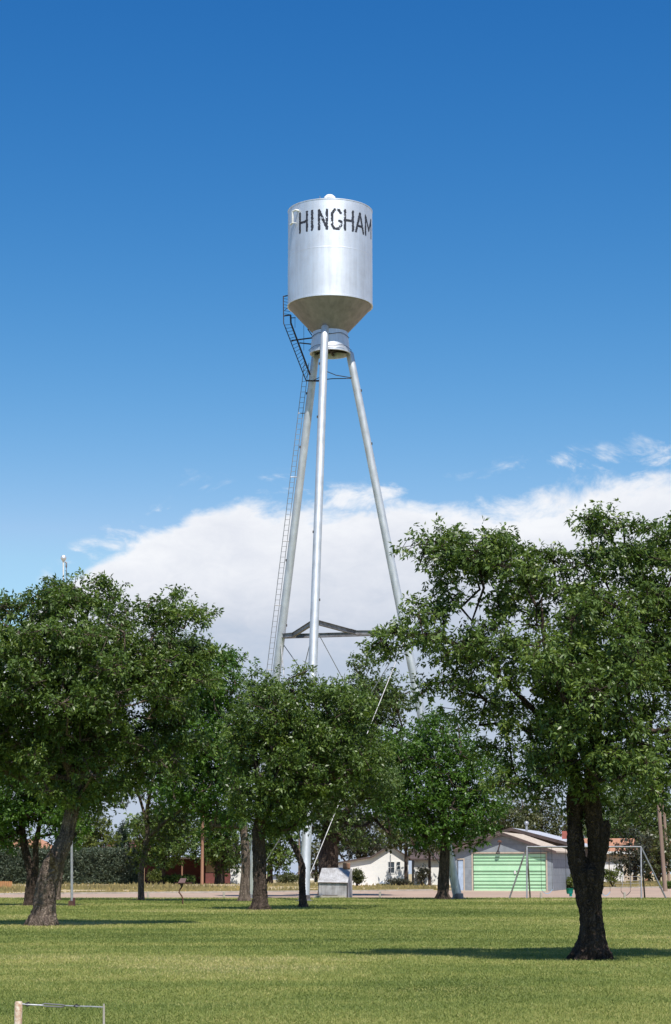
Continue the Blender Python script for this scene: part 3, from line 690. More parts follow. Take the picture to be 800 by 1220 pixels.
# T8 thin airy (168)
tree('ash_tree', 'airy tree with a slim pale trunk standing in front of the clipped hedge end', PARK, 117.0,
     [[(168.5, 1073, 0, .24), (168.5, 1060, 0, .20), (169, 1035, 0, .19), (173, 1015, 0, .18), (176, 995, 0, .16), (175, 970, 0, .14), (180, 940, 0, .1), (185, 910, 0, .05)],
      [(176, 1000, 0, .12), (190, 985, -.5, .1), (215, 965, -.8, .06), (228, 950, -.8, .04)], [(175, 980, 0, .12), (168, 955, .5, .09), (160, 930, .5, .05)]],
     [(190, 930, 34, 34, 0, 1.4), (215, 960, 34, 28, .3, 1.3), (185, 900, 34, 28, 0, 1.4), (165, 965, 14, 20, 0, 1), (188, 985, 22, 20, 0, 1.2), (170, 1025, 10, 14, 0, .6), (155, 935, 22, 24, 0, 1.3)],
     60, 480, 16, (.20, .09), .34, LM['yellow'], M['bark_pale'], 10, thr=.02, twig=.012, minr=.014)
# T9 left back, twin dark stems
tree('elm_tree', 'tree at far left with twin dark stems behind the thick leaning trunk', PARK, 97.0,
     [[(36, 1078, 0, .40), (37, 1066, 0, .34), (39, 1052, 0, .33), (38, 1042, 0, .26), (33, 1025, 0, .22), (29, 1005, 0, .2), (26, 980, 0, .16), (22, 940, 0, .1), (20, 905, 0, .05)],
      [(40, 1050, 0, .22), (43, 1030, -.1, .17), (43, 1005, -.2, .15), (50, 970, -.2, .1), (58, 930, 0, .06)]],
     [(25, 940, 46, 40, 0, 2.2), (65, 950, 36, 36, 0, 2), (5, 970, 40, 36, 0, 2), (45, 905, 50, 34, 0, 2.2), (80, 985, 24, 22, 0, 1.4), (-20, 930, 40, 50, 0, 2)],
     80, 1500, 26, (.175, .08), .28, LM['bright'], M['bark_near'], 11, thr=-.2, twig=.012, minr=.014)
# T10 pale slanted trunk right behind T2
tree('elm_tree', 'tree whose pale slanted trunk shows just right of the thick leaning trunk', PARK, 116.0,
     [[(66, 1072, 0, .36), (68, 1060, 0, .28), (71, 1040, 0, .26), (75, 1015, 0, .24), (82, 985, 0, .2), (92, 940, 0, .15), (100, 890, 0, .08)],
      [(80, 990, 0, .14), (105, 960, 0, .1), (128, 935, 0, .05)]],
     [(95, 930, 40, 40, 0, 2.4), (125, 940, 30, 34, 0, 1.8), (70, 900, 40, 44, 0, 2.4), (110, 890, 40, 40, 0, 2.2)],
     50, 900, 22, (.20, .10), .34, LM['ash_dark'], M['bark_pale'], 12, thr=-.12, twig=.014, minr=.016)

# ================================================================= trees and shrubs beyond the road
def far_tree(label, px, base_row, Y, top, rx, lm, seed, n=500, name='broadleaf_tree', wr=1.0, thr=-.3, lean=0, low=None, per=22, leaf=.34, r=.35, group=FAR, cat='tree'):
    """a rounder tree: base at px, crown up to row top, half width rx px; low = lowest crown row"""
    bz = XG(px, Y); row0 = base_row; low = low or (base_row - 14); cy_ = (top + low) / 2; ry = (low - top) / 2
    s = FPX / Y
    rn = random.Random(seed)
    cl = [(px + lean, cy_, rx * .75, ry * .85, 0, rx / s * .8)]
    for i in range(7):
        a = rn.uniform(0, 6.283); cl.append((px + lean + math.cos(a) * rx * .55, cy_ + math.sin(a) * ry * .5, rx * .48, ry * .45, rn.uniform(-.4, .4) * rx / s, rx / s * .5))
    return tree(name, label, group, Y, [[(px, base_row, 0, r), (px, (base_row + low) / 2, 0, r * .85), (px + lean * .5, cy_, 0, r * .55), (px + lean, top + ry * .5, 0, .06)]],
                cl, 40, n, per, (leaf, leaf * .5), .5 * (Y / 190), lm, M['bark_mid'], seed, thr=thr, twig=.02, minr=.021, sides=12, cat=cat, gapf=1.6)
def shrub(name, label, px, base_row, Y, top, rx, lm, seed, n=120, leaf=.16, per=16, group=None, cat='shrub', ryf=.9):
    s = FPX / Y; cy_ = (top + base_row) / 2; ry = (base_row - top) / 2
    rn = random.Random(seed); cl = [(px, cy_, rx * .8, ry * .9, 0, rx / s * .8)]
    for i in range(5): cl.append((px + rn.uniform(-.5, .5) * rx, cy_ + rn.uniform(-.3, .3) * ry, rx * .5, ry * .6, rn.uniform(-.3, .3) * rx / s, rx / s * .5))
    b = P(px, base_row, Y); root = thing(name, label, cat, (b[0], Y, gz(Y)), group); rng = np.random.default_rng(seed)
    C = np.array([(*P(c[0], c[1], Y + c[4]), c[2] / s, c[5], c[3] / s) for c in cl])
    idx = rng.integers(0, len(C), n); d = unit(rng.normal(size=(n, 3))) * rng.uniform(.2, 1, (n, 1)) ** .4
    tips = C[idx, :3] + d * C[idx, 3:]; tips[:, 2] = np.maximum(tips[:, 2], gz(Y) + .05)
    lv, tone = leaves(tips, per, leaf * .8, leaf, leaf * .45, rng, .1); np_mesh('foliage', lv, 4, lm, root, tone)
    mb = MB()
    for q in tips[:14]: mb.tube([(b[0], Y, gz(Y)), ((b[0] + q[0]) / 2, (Y + q[1]) / 2, gz(Y) + (q[2] - gz(Y)) * .6), tuple(q)], [.03, .02, .01], 5)
    mb.build('stem', M['bark_mid'], root); return root
# left side
far_tree('yellow green tree rising behind the clipped hedge at left', 108, 1052, 218, 962, 28, LM['yellow'], 21, 620, low=1040)
far_tree('grey olive tree at the left edge behind the hedge', 14, 1052, 222, 992, 30, LM['olive'], 22, 380, low=1030)
far_tree('dense dark green tree left of the wooden pole, beyond the road', 193, 1052, 204, 955, 38, LM['ash_dark'], 23, 1000, low=1034, r=.4)
far_tree('second dense dark tree, right of the wooden pole, over the cream house', 262, 1052, 208, 965, 36, LM['ash_dark'], 24, 900, low=1036, r=.55, thr=-.2)
far_tree('dark green tree beyond the road between the middle trunk and the curved trunk', 322, 1050, 214, 972, 30, LM['ash_dark'], 25, 620, low=1038)
far_tree('round olive tree beyond the road just right of the front tower leg', 377, 1050, 240, 1000, 18, LM['olive'], 26, 260, low=1046, r=.25)
far_tree('dark purplish tree right behind the white house', 428, 1046, 235, 965, 42, LM['purple'], 27, 700, low=1035, thr=-.1)
far_tree('olive grey tree with open branches above the white house gable', 484, 1050, 195, 972, 30, LM['olive'], 28, 460, low=1012, thr=-.0, r=.2)
far_tree('small olive tree right of the white house beside the bright green tree', 512, 1050, 197, 985, 22, LM['olive'], 29, 240, low=1016, r=.16)
far_tree('olive tree mass left of the large pale metal roof', 590, 1046, 250, 940, 48, LM['olive'], 30, 700, low=1035)
far_tree('olive green tree behind the flue pipe of the large roof', 645, 1046, 255, 935, 44, LM['olive'], 31, 600, low=1035)
far_tree('tall green tree behind the orange roofed house', 728, 1046, 262, 925, 44, LM['cotton'], 32, 800, low=1038)
far_tree('tall green tree left of the leaning brown pole', 772, 1046, 250, 935, 40, LM['cotton'], 33, 800, low=1040)
far_tree('tall green tree at the right edge behind the two poles', 815, 1046, 258, 945, 42, LM['cotton'], 34, 650, low=1040)
far_tree('dark low tree at the right end of the orange roofed house', 757, 1050, 206, 985, 17, LM['purple'], 35, 330, low=1044, r=.25)
far_tree('olive tree beside the rusty leaning pole at right', 785, 1050, 212, 990, 20, LM['olive'], 36, 330, low=1046, r=.25)
# the spruce
def spruce():
    Y = 225.0; b = XG(146, Y); top = P(146, 978, Y)[2]; H = top - b[2]
    root = thing('spruce_tree', 'dark pointed spruce rising behind the clipped hedge', 'tree', (b[0], Y, gz(Y)), FAR)
    rng = np.random.default_rng(2); n = 1300; t = rng.uniform(0, 1, n) ** .7
    layer = np.round(t * 16) / 16 + rng.normal(0, .012, n); zz = b[2] + H * (1 - np.clip(layer, 0, 1)) * .93 + .3
    rr = (.15 + 2.0 * layer) * rng.uniform(.3, 1.08, n); a = rng.uniform(0, 2 * math.pi, n)
    tips = np.stack([b[0] + rr * np.cos(a), Y + rr * np.sin(a), zz - rr * .22], 1)
    lv, tone = leaves(tips, 16, .16, .24, .07, rng, .4, outward=np.stack([np.cos(a), np.sin(a), np.zeros(n)], 1)); np_mesh('crown', lv, 4, LM['spruce'], root, tone)
    MB().tube([(b[0], Y, b[2]), (b[0], Y, top - .3)], [.18, .03], 8).build('trunk', M['bark_mid'], root)
spruce()
# the clipped hedge
def hedge():
    Y = 206.0; x0 = XG(-25, Y)[0]; x1 = XG(166, Y)[0]; zt = P(100, 1015, Y)[2]; z0 = gz(Y)
    root = thing('hedge', 'long clipped grey green hedge beyond the road at left', 'hedge', ((x0 + x1) / 2, Y, z0))
    rng = np.random.default_rng(3); n = 9000; depth = 1.8
    x = rng.uniform(x0, x1, n); face = rng.uniform(0, 1, n); y = np.where(face < .6, Y + rng.normal(0, .12, n), Y + rng.uniform(0, depth, n))
    z = np.where(face < .6, rng.uniform(z0, zt, n), zt + rng.normal(0, .08, n))
    bul = np.array([noise.noise(Vector((a * .8, c * .8, 2))) for a, c in zip(x, z)]); y -= bul * .5 * (face < .6); z += bul * .35 * (face >= .6)
    lv, tone = leaves(np.stack([x, y, z], 1), 12, .14, .17, .08, rng, -.3, up=.4); np_mesh('foliage', lv, 4, LM['juniper'], root, tone)
    MB().box(((x0 + x1) / 2, Y + depth / 2 + .15, (z0 + zt) / 2 - .1), (x1 - x0, depth - .5, zt - z0 - .3)).build('stem', M['bark_near'], root)
hedge()
shrub('shrub', 'round olive bush between the iron shed and the white house', 425, 1054, 186, 1034, 9, LM['olive'], 41, 260)
shrub('shrub', 'pale leafy bush in front of the white garage door at right', 730, 1053, 185, 1034, 11, LM['yellow'], 42, 110, .2)
shrub('shrub', 'small dark bush at the foot of the right pole', 797, 1058, 176, 1050, 9, LM['ash_dark'], 43, 110)
shrub('shrub', 'light green weeds beside the corner of the grey garage', 684, 1058, 172, 1046, 13, LM['yellow'], 44, 130, .2)
shrub('shrub', 'low green bushes beyond the road left of the front tower leg', 345, 1052, 200, 1042, 18, LM['olive'], 45, 260, .2)
shrub('shrub', 'bright green bush at the hedge end under the dark trees', 184, 1052, 202, 1034, 9, LM['yellow'], 46, 160)
shrub('shrub', 'low dark shrubs along the foot of the white house', 478, 1053, 192, 1048, 20, LM['purple'], 47, 150)
shrub('shrub', 'dark shrub at the right corner of the white house', 503, 1053, 191, 1030, 9, LM['purple'], 48, 130)

shrub('shrub', 'low shrubs added to fill the deep shade under the dense trees left of the wooden pole', 212, 1052, 205, 1042, 26, LM['ash_dark'], 49, 420, .18)  # made-up filler where the ground is only dark with shade
# ================================================================= buildings
def frame(origin, th):
    """local (u right, v back, z up) to world"""
    c, s = math.cos(th), math.sin(th)
    return lambda u, v, z: (origin[0] + u * c - v * s, origin[1] + u * s + v * c, origin[2] + z)
def fbox(mb, F, u0, u1, v0, v1, z0, z1):
    b = len(mb.v); mb.v += [F(u, v, z) for u, v, z in ((u0, v0, z0), (u1, v0, z0), (u1, v1, z0), (u0, v1, z0), (u0, v0, z1), (u1, v0, z1), (u1, v1, z1), (u0, v1, z1))]
    for f in ((0, 3, 2, 1), (4, 5, 6, 7), (0, 1, 5, 4), (1, 2, 6, 5), (2, 3, 7, 6), (3, 0, 4, 7)): mb.f.append(tuple(b + i for i in f))
    return mb
def fprism(mb, F, poly, v0, v1):       # poly of (u,z)
    b = len(mb.v); n = len(poly); mb.v += [F(u, v0, z) for u, z in poly] + [F(u, v1, z) for u, z in poly]
    mb.f.append(tuple(range(b, b + n))); mb.f.append(tuple(reversed(range(b + n, b + 2 * n))))
    for i in range(n): mb.f.append((b + i, b + n + i, b + n + (i + 1) % n, b + (i + 1) % n))
    return mb
def window(F, root, u0, u1, z0, z1, v=-.0, m=None, fr=None):
    fm = MB(); t = .07
    fbox(fm, F, u0 - t, u1 + t, v - .05, v + .02, z0 - t, z0); fbox(fm, F, u0 - t, u1 + t, v - .05, v + .02, z1, z1 + t)
    fbox(fm, F, u0 - t, u0, v - .05, v + .02, z0, z1); fbox(fm, F, u1, u1 + t, v - .05, v + .02, z0, z1); fbox(fm, F, u0, u1, v - .035, v + .01, (z0 + z1) / 2 - .02, (z0 + z1) / 2 + .02)
    w = fm.build('window', fr or M['white'], root)
    fbox(MB(), F, u0, u1, v - .012, v + .005, z0, z1).build('pane', M['glass'], w)
# --- grey garage with a mint green door
def garage():
    Y = 166.0; th = R_(-15); pc = XG(600, Y); root = thing('garage', 'grey garage with a wide mint green roll up door', 'garage', (pc[0], Y, pc[2]))
    s = FPX / Y; F = frame((pc[0], Y, pc[2]), th); W = 57 / s / math.cos(th); ev = 45.5 / s; apx = 66 / s; L = 9.5
    dl, dr, dh = -34.5 / s, 49 / s, 43 / s; dl /= math.cos(th); dr /= math.cos(th)
    ul, ur = -W, W
    w = MB()   # front wall with the door opening cut out, built of pieces
    t = .18
    sl = -47 / s; sr = -54.5 / s       # side door
    wf = [(dl, dh), (dr, dh), (ur, dh), (ur, ev), (0, apx), (ul, ev), (ul, dh)]
    fprism(w, F, [(ul, dh), (ur, dh), (ur, ev), (0, apx), (ul, ev)], 0, t)
    fbox(w, F, dr, ur, 0, t, 0, dh); fbox(w, F, sl + .02, dl, 0, t, 0, dh); fbox(w, F, ul, sr, 0, t, 0, dh); fbox(w, F, sr, sl + .02, 0, t, 36 / s, dh)
    fbox(w, F, ur - t, ur, t, L, 0, ev); fbox(w, F, ul, ul + t, t, L, 0, ev); fbox(w, F, ul, ur, L - t, L, 0, ev); fprism(w, F, [(ul, ev), (ur, ev), (0, apx)], L - t, L)
    w.build('wall', M['garage_wall'], root)
    d = MB(); nsec = 11; hs = (dh - .02) / nsec
    for i in range(nsec):
        z0 = i * hs; d_ = .02 * (i % 2)
        fprism(d, lambda u, v, z: F(v, u, z), [(.08 + d_, z0), (.08 + d_, z0 + hs - .035), (.14, z0 + hs), (.16, z0 + hs), (.16, z0)], dl + .03, dr - .03)
    dd = d.build('door', M['door_green'], root)
    gr = MB()
    for i in (1, 2, 3, 5, 6, 8, 9, 10): fbox(gr, F, dl + .03, dr - .03, .050, .079, i * hs - .045, i * hs - (.018 if i % 3 else -.005))
    gr.build('groove', M['door_groove'], dd)
    fbox(MB(), F, .9, 1.05, .0, .04, 1.35, 1.6).build('handle', M['white'], dd)
    tr = MB(); fbox(tr, F, dl - .12, dl, -.03, .02, 0, dh + .12); fbox(tr, F, dr, dr + .12, -.03, .02, 0, dh + .12); fbox(tr, F, dl, dr, -.03, .02, dh, dh + .12)
    tr.build('door_frame', M['roof_tan'], root)
    sd = fbox(MB(), F, sr + .06, sl - .04, .04, .09, .02, 35.5 / s); o = sd.build('side_door', mat('pale_blue_paint', (.42, .52, .66), None, .5), root)
    st = MB(); fbox(st, F, sl - .02, sl + .08, -.02, .02, 0, 36 / s); fbox(st, F, sr - .05, sl + .08, -.025, .02, 36 / s, 36 / s + .1); st.build('side_door_frame', M['roof_tan'], root)
    rf = MB(); ov = .35; k = (apx - ev) / W; th_ = .12
    fprism(rf, F, [(0.0, apx + .02), (ur + ov, ev - ov * k + .02), (ur + ov, ev - ov * k + .02 + th_), (0.0, apx + .02 + th_)], -.35, L + .3)
    fprism(rf, F, [(0.0, apx + .02), (0.0, apx + .02 + th_), (ul - ov, ev - ov * k + .02 + th_), (ul - ov, ev - ov * k + .02)], -.35, L + .3)
    r = rf.build('roof', M['roof_tan'], root)
    fa = MB()
    for sg in (-1, 1): fprism(fa, F, [(0, apx - .10), (sg * (W + ov), ev - ov * k - .10), (sg * (W + ov), ev - ov * k + .12), (0, apx + .12)], -.40, -.353)
    fa.build('fascia', M['roof_brown'], r)
    lp = MB(); a = F(-.15, -.05, apx - .62); lp.tube([a, F(-.15, -.5, apx - .55)], .035, 6); lp.lathe([(.02, .1), (.17, 0), (.19, -.1)], F(-.15, -.55, apx - .6), 12)
    lp.tube([F(-.2, -.03, apx - .7), F(-.5, -.03, apx - 1.6)], .03, 5); lp.build('lamp', M['rust'], root)
    # pale apron in front
    q = [F(ul, -.2, 0), F(ur, -.2, 0), F(ur - 1, -5.5, 0), F(ul - .5, -5.5, 0)]
    ap = MB().quad(*[(p[0], p[1], gz(p[1]) + .012) for p in q]); tag(ap.build('driveway', M['path']), kind='structure')
garage()
# --- large building behind it
def big_shed():
    Y = 182.0; th = R_(-15); pc = XG(612, Y); s = FPX / Y; root = thing('workshop', 'large building with a low pale metal roof behind the grey garage', 'building', (pc[0], Y, pc[2]))
    F = frame((pc[0], Y, pc[2]), th); apx = P(610, 988.5, Y)[2] - pc[2]; W = 5.6; ev = apx - 1.45; L = 14
    w = MB(); fprism(w, F, [(-W, 0), (W, 0), (W, ev), (0, apx), (-W, ev)], 0, L); w.build('wall', M['wood_dark'], root)
    rf = MB(); ov = .45; k = (apx - ev) / W
    fprism(rf, F, [(0, apx + .02), (W + ov, ev - ov * k + .02), (W + ov, ev - ov * k + .16), (0, apx + .16)], -.6, L + .3)
    fprism(rf, F, [(0, apx + .02), (0, apx + .16), (-W - ov, ev - ov * k + .16), (-W - ov, ev - ov * k + .02)], -.6, L + .3)
    r = rf.build('roof', M['roof_metal'], root)
    fa = MB()
    for sg in (-1, 1): fprism(fa, F, [(0, apx - .12), (sg * (W + ov), ev - ov * k - .12), (sg * (W + ov), ev - ov * k + .17), (0, apx + .17)], -.66, -.603)
    fa.build('fascia', M['roof_brown'], r)
    a = F(1.1, 1.0, apx - .3); z = P(622, 981, Y)[2]
    fl = MB().tube([a, (a[0], a[1], z - .1)], .10, 12); fl.lathe([(.1, -.12), (.2, -.05), (.22, .06), (.15, .18), (.01, .24)], (a[0], a[1], z), 14); fl.build('flue_pipe', M['galv'], r, smooth=True)
    c = F(4.3, 3.0, 0); z0 = P(670, 1002, Y)[2]; z1 = P(670, 990, Y)[2]
    ch = MB().box((c[0], c[1], (z0 + z1) / 2 + .12), (.58, .58, (z1 - z0) - .2), th).build('chimney', M['brick'], r)
    MB().box((c[0], c[1], z0 - .1), (.72, .72, .5), th).build('flashing', M['roof_metal'], ch)
big_shed()
# --- orange roofed house at the right
def tan_house():
    Y = 212.0; s = FPX / Y; pc = XG(728, Y); root = thing('house', 'tan brick house with an orange brown roof and white garage doors at right', 'house', (pc[0], Y, pc[2]))
    F = frame((pc[0], Y, pc[2]), R_(-3)); W0, W1 = -46 / s, 26 / s; ev = P(728, 1014.5, Y)[2] - pc[2]; rz = P(728, 1003.5, Y + 4)[2] - pc[2] + .25; L = 8
    fprism(MB(), lambda u, v, z: F(v, u, z), [(0, 0), (L, 0), (L, ev), (L / 2, rz), (0, ev)], W0, W1).build('wall', M['tan_wall'], root)
    rf = MB(); k = (rz - ev) / (L / 2)
    fprism(rf, lambda u, v, z: F(v, u, z), [(-.6, ev - .6 * k + .02), (L / 2, rz + .02), (L / 2, rz + .16), (-.6, ev - .6 * k + .16)], W0 - .4, W1 + .6)
    fprism(rf, lambda u, v, z: F(v, u, z), [(L / 2, rz + .02), (L + .6, ev - .6 * k + .02), (L + .6, ev - .6 * k + .16), (L / 2, rz + .16)], W0 - .4, W1 + .6)
    r = rf.build('roof', M['orange_roof'], root); fbox(MB(), F, W0 - .4, W1 + .6, -.66, -.603, ev - .6 * k - .06, ev - .6 * k + .2).build('fascia', M['white'], r)
    for a, b in ((-9.5, -2.2), (-.9, 15.2)):
        fbox(MB(), F, a / s * 1.0, b / s, -.05, -.003, .02, ev * .66).build('garage_door', mat_lines('white_door_panels', (.74, .74, .74), (.5, .5, .5), .5, 'Z', .02, .5), root)
    window(F, root, 21 / s, 24.5 / s, 1.0, 2.1, -.0)
tan_house()
def wire_fence():
    Y = 186.0; a = XG(732, Y); b = XG(762, Y); root = thing('wire_fence', 'low see through wire fence in front of the tan brick house', 'fence', (a[0], Y, a[2]))
    for i in range(4):
        x = a[0] + (b[0] - a[0]) * i / 3; MB().tube([(x, Y, a[2]), (x, Y, a[2] + 1.0)], .03, 6).build('post', M['galv'], root)
    m = MB()
    for z in (.1, .35, .6, .95): m.tube([(a[0], Y, a[2] + z), (b[0], Y, a[2] + z)], .012, 4)
    m.build('wire', M['galv'], root)
wire_fence()
# --- white house
def white_house():
    Y = 200.0; s = FPX / Y; pc = XG(440, Y); root = thing('house', 'low white sided house with a small gable, seen past the iron shed', 'house', (pc[0], Y, pc[2]))
    F = frame((pc[0], Y, pc[2]), 0)
    def q(px, row): p = P(px, row, Y); return (p[0] - pc[0], p[2] - pc[2])
    poly = [(q(382, 1053)[0], 0), (q(487, 1053)[0], 0), q(487, 1022.5), q(465, 1008), q(443, 1022), q(382, 1032.5)]
    fprism(MB(), F, poly, 0, 7).build('wall', M['white_siding'], root)
    wing = fbox(MB(), F, q(487, 0)[0], q(532, 0)[0], 1.2, 7, 0, q(0, 1025)[1]); wing.build('wing_wall', M['white_siding'], root)
    rf = MB(); t = .16
    for (a, b) in ((q(379.5, 1033), q(443, 1022)), (q(443, 1022), q(465, 1008)), (q(465, 1008), q(489.5, 1024.2))):
        fprism(rf, F, [(a[0], a[1] + .01), (b[0], b[1] + .01), (b[0], b[1] + t), (a[0], a[1] + t)], -.35, 7.3)
    w0, w1 = q(488.5, 1025), q(534, 1025)
    fprism(rf, lambda u, v, z: F(v, u, z), [(.8, w0[1] + .01), (4, w0[1] + 1.0), (4, w0[1] + 1.15), (.8, w0[1] + t)], w0[0], w1[0])
    fprism(rf, lambda u, v, z: F(v, u, z), [(4, w0[1] + 1.0), (7.3, w0[1] + .01), (7.3, w0[1] + t), (4, w0[1] + 1.15)], w0[0], w1[0])
    rf.build('roof', M['roof_brown'], root)
    a, b = q(463, 1040), q(470, 1027); window(F, root, a[0], b[0], a[1], b[1])
    a, b = q(473.5, 1036), q(477, 1027); window(F, root, a[0], b[0], a[1], b[1])
    x = q(460.5, 0)[0]; MB().tube([F(x, -.06, .1), F(x, -.06, 2.9)], .05, 6).build('downspout', M['galv'], root)
    a, b = q(497, 1049), q(502, 1042); fbox(MB(), F, a[0], b[0], .75, 1.19, a[1], b[1]).build('cooler_unit', M['path'], root)
    fbox(MB(), F, q(448, 0)[0], q(480, 0)[0], -.12, -.003, 0, .25).build('foot_shade', M['blue_roof'], root)  # blue-grey strip paints in the bluish shade at the wall foot
white_house()
# --- cream and maroon house under the dark trees
def cream_house():
    Y = 216.0; pc = XG(230, Y); s = FPX / Y; root = thing('house', 'cream house with a maroon lower wall in the shade of dark trees', 'house', (pc[0], Y, pc[2]))
    F = frame((pc[0], Y, pc[2]), 0); u0, u1 = 15 / s, 46 / s; h = 2.7
    fbox(MB(), F, u0, u1, 0, 8, 1.15, h).build('wall', M['cream_wall'], root)
    fbox(MB(), F, u0 - .02, u1 + .02, -.03, 8.02, 0, 1.147).build('lower_wall', M['maroon_wall'], root)
    rf = MB(); 
    fprism(rf, lambda u, v, z: F(v, u, z), [(-.9, h - .1), (4, h + 1.3), (4, h + 1.45), (-.9, h + .05)], u0 - .5, u1 + .5)
    fprism(rf, lambda u, v, z: F(v, u, z), [(4, h + 1.3), (8.9, h - .1), (8.9, h + .05), (4, h + 1.45)], u0 - .5, u1 + .5); rf.build('roof', M['roof_brown'], root)
    p0, p1 = -58 / s, 15 / s - .03
    fbox(MB(), F, p0, p1, 1.2, 8, 0, h - .15).build('set_back_wall', M['maroon_wall'], root)  # front set back so the added roof keeps it shaded
    pr = fbox(MB(), F, p0 - .4, p1, -3.6, 8.3, h - .15 + .003, h + .05); pr.build('added_shade_roof', M['roof_brown'], root)  # deep overhang and posts added to throw shade on the wall
    for i in range(4):
        u = p0 + .1 + (p1 - p0 - .3) * i / 3; fbox(MB(), F, u, u + .14, -3.4, -3.26, 0, h - .15).build('added_roof_post', M['pole_orange'], root)
    window(F, root, 37 / s, 40.5 / s, 1.35, 2.2)
    Y2 = 213.0; p2 = XG(281, Y2); r2 = thing('garden_shed', 'small white shed between the trunks right of the cream house', 'shed', (p2[0], Y2, p2[2])); F2 = frame(p2, 0)
    fbox(MB(), F2, -.55, .55, 0, 1.4, 0, 1.75).build('wall', M['white_siding'], r2); fprism(MB(), F2, [(-.65, 1.74), (.65, 1.74), (.65, 1.82), (0, 2.0), (-.65, 1.82)], -.1, 1.5).build('roof', M['roof_metal'], r2)
cream_house()
def roof_house(label, px0, px1, ev_row, top_row, Y, wallm, roofm, name='house'):
    pc = XG((px0 + px1) / 2, Y); root = thing(name, label, 'house', (pc[0], Y, pc[2])); F = frame(pc, 0); s = FPX / Y; w = (px1 - px0) / 2 / s
    h = P(0, ev_row, Y)[2] - pc[2]; t = P(0, top_row, Y + 4)[2] - pc[2]
    fbox(MB(), F, -w, w, 0, 8, 0, h).build('wall', wallm, root)
    b = MB(); q = [F(-w - .4, -.4, h), F(w + .4, -.4, h), F(w + .4, 8.4, h), F(-w - .4, 8.4, h), F(-w + 2, 4, t), F(w - 2, 4, t)]
    b.v = q; b.f = [(0, 1, 5, 4), (1, 2, 5), (2, 3, 4, 5), (3, 0, 4), (3, 2, 1, 0)]; b.build('roof', roofm, root)
    window(F, root, -w * .5, -w * .5 + 1.2, h * .35, h * .75)
roof_house('house with a maroon shingle roof peeking over the clipped hedge', 118, 182, 1013, 1001, 262, M['cream_wall'], M['maroon_roof'])
roof_house('house with a rusty brown roof above the hedge at far left', -5, 62, 1014, 1000, 258, M['tan_wall'], M['orange_roof'])
roof_house('distant long building with a blue grey metal roof left of the front tower leg', 322, 356, 1042, 1034, 330, M['blue_roof'], M['blue_roof'])
roof_house('small distant white building right of the front tower leg', 355, 374, 1041, 1036, 300, M['white_siding'], M['roof_brown'])
# left board fence
def board_fence():
    Y = 172.0; x1 = XG(14.5, Y)[0]; x0 = XG(-60, Y)[0]; z = gz(Y); zt = P(10, 1050, Y)[2]
    root = thing('board_fence', 'orange brown board fence at the left edge beyond the road', 'fence', (x1, Y, z))
    m = MB(); x = x0; rn = random.Random(3)
    while x < x1:
        m.box((x + .07, Y, z + (zt - z) / 2), (.135, .025, zt - z + rn.uniform(-.03, .03))); x += .15
    m.build('boards', M['board_fence'], root); r = MB()
    for zz in (.15, .55): r.box(((x0 + x1) / 2, Y + .04, z + zz), (x1 - x0, .04, .08))
    r.build('rail', M['pole'], root)
board_fence()

# ================================================================= poles
def utility_pole(label, px0, row0, px1, row1, Y, r, m, dY=0.0, arm=True, name='utility_pole'):
    a = G(px0, row0) if Y is None else P(px0, row0, Y); a = (a[0], a[1], gz(a[1])); b = P(px1, row1, a[1] + dY)
    root = thing(name, label, 'pole', a, 'wooden poles beyond the road')
    MB().tube([a, Vector(a).lerp(Vector(b), .5), b], [r, r * .88, r * .75], 12, lump=.05).build('post', m, root, smooth=True)
    if arm:
        c = Vector(a).lerp(Vector(b), .95); MB().box(tuple(c + Vector((0, -.18, 0))), (2.2, .1, .12)).build('crossarm', m, root)
        for dx in (-1, -.4, .4, 1): MB().lathe([(.03, 0), (.05, .06), (.03, .14), (.0, .15)], tuple(c + Vector((dx, -.18, .06))), 8).build('insulator', M['glass'], root)
    return root
utility_pole('brown wooden pole standing alone beyond the road left of the middle trunks', 241, 1054, 242, 915, None, .17, M['pole_orange'])
utility_pole('nearer of the two grey wooden poles at the right edge', 793, 1062, 781, 905, None, .17, M['pole'], arm=False)
utility_pole('farther of the two grey wooden poles at the right edge', 797.5, 1051, 787, 905, None, .19, M['pole'], arm=False)
utility_pole('slim wooden pole seen just left of the front tower leg', 357, 1050, 356.5, 955, 215, .12, M['pole'], arm=False)
utility_pole('leaning orange brown pole running up past the right edge', 768.5, 1051, 812, 982, None, .15, M['pole_orange'], arm=False)
def lamp_pole():
    a = G(86, 1080); root = thing('metal_pole', 'slim grey metal pole with rusty boxes at its foot on the lawn', 'pole', a)
    top = P(85, 890, a[1]); MB().tube([a, top], [.065, .05], 12).build('post', M['galv'], root, smooth=True)
    bx = MB().box((a[0] - .06, a[1] - .02, .13), (.2, .16, .26)); bx.build('base_box', M['rust'], root)
    MB().box((a[0] + .10, a[1] - .02, .2), (.10, .12, .40)).build('switch_box', M['maroon'], root)
    MB().tube([top, (top[0] + .5, top[1] - .3, top[2] + .15)], .03, 8).build('lamp_arm', M['galv'], root)
    MB().lathe([(.01, .12), (.12, .08), (.2, -.05), (.14, -.16), (.01, -.18)], (top[0] + .55, top[1] - .33, top[2] + .12), 14).build('lamp_head', M['galv'], root, smooth=True)
lamp_pole()
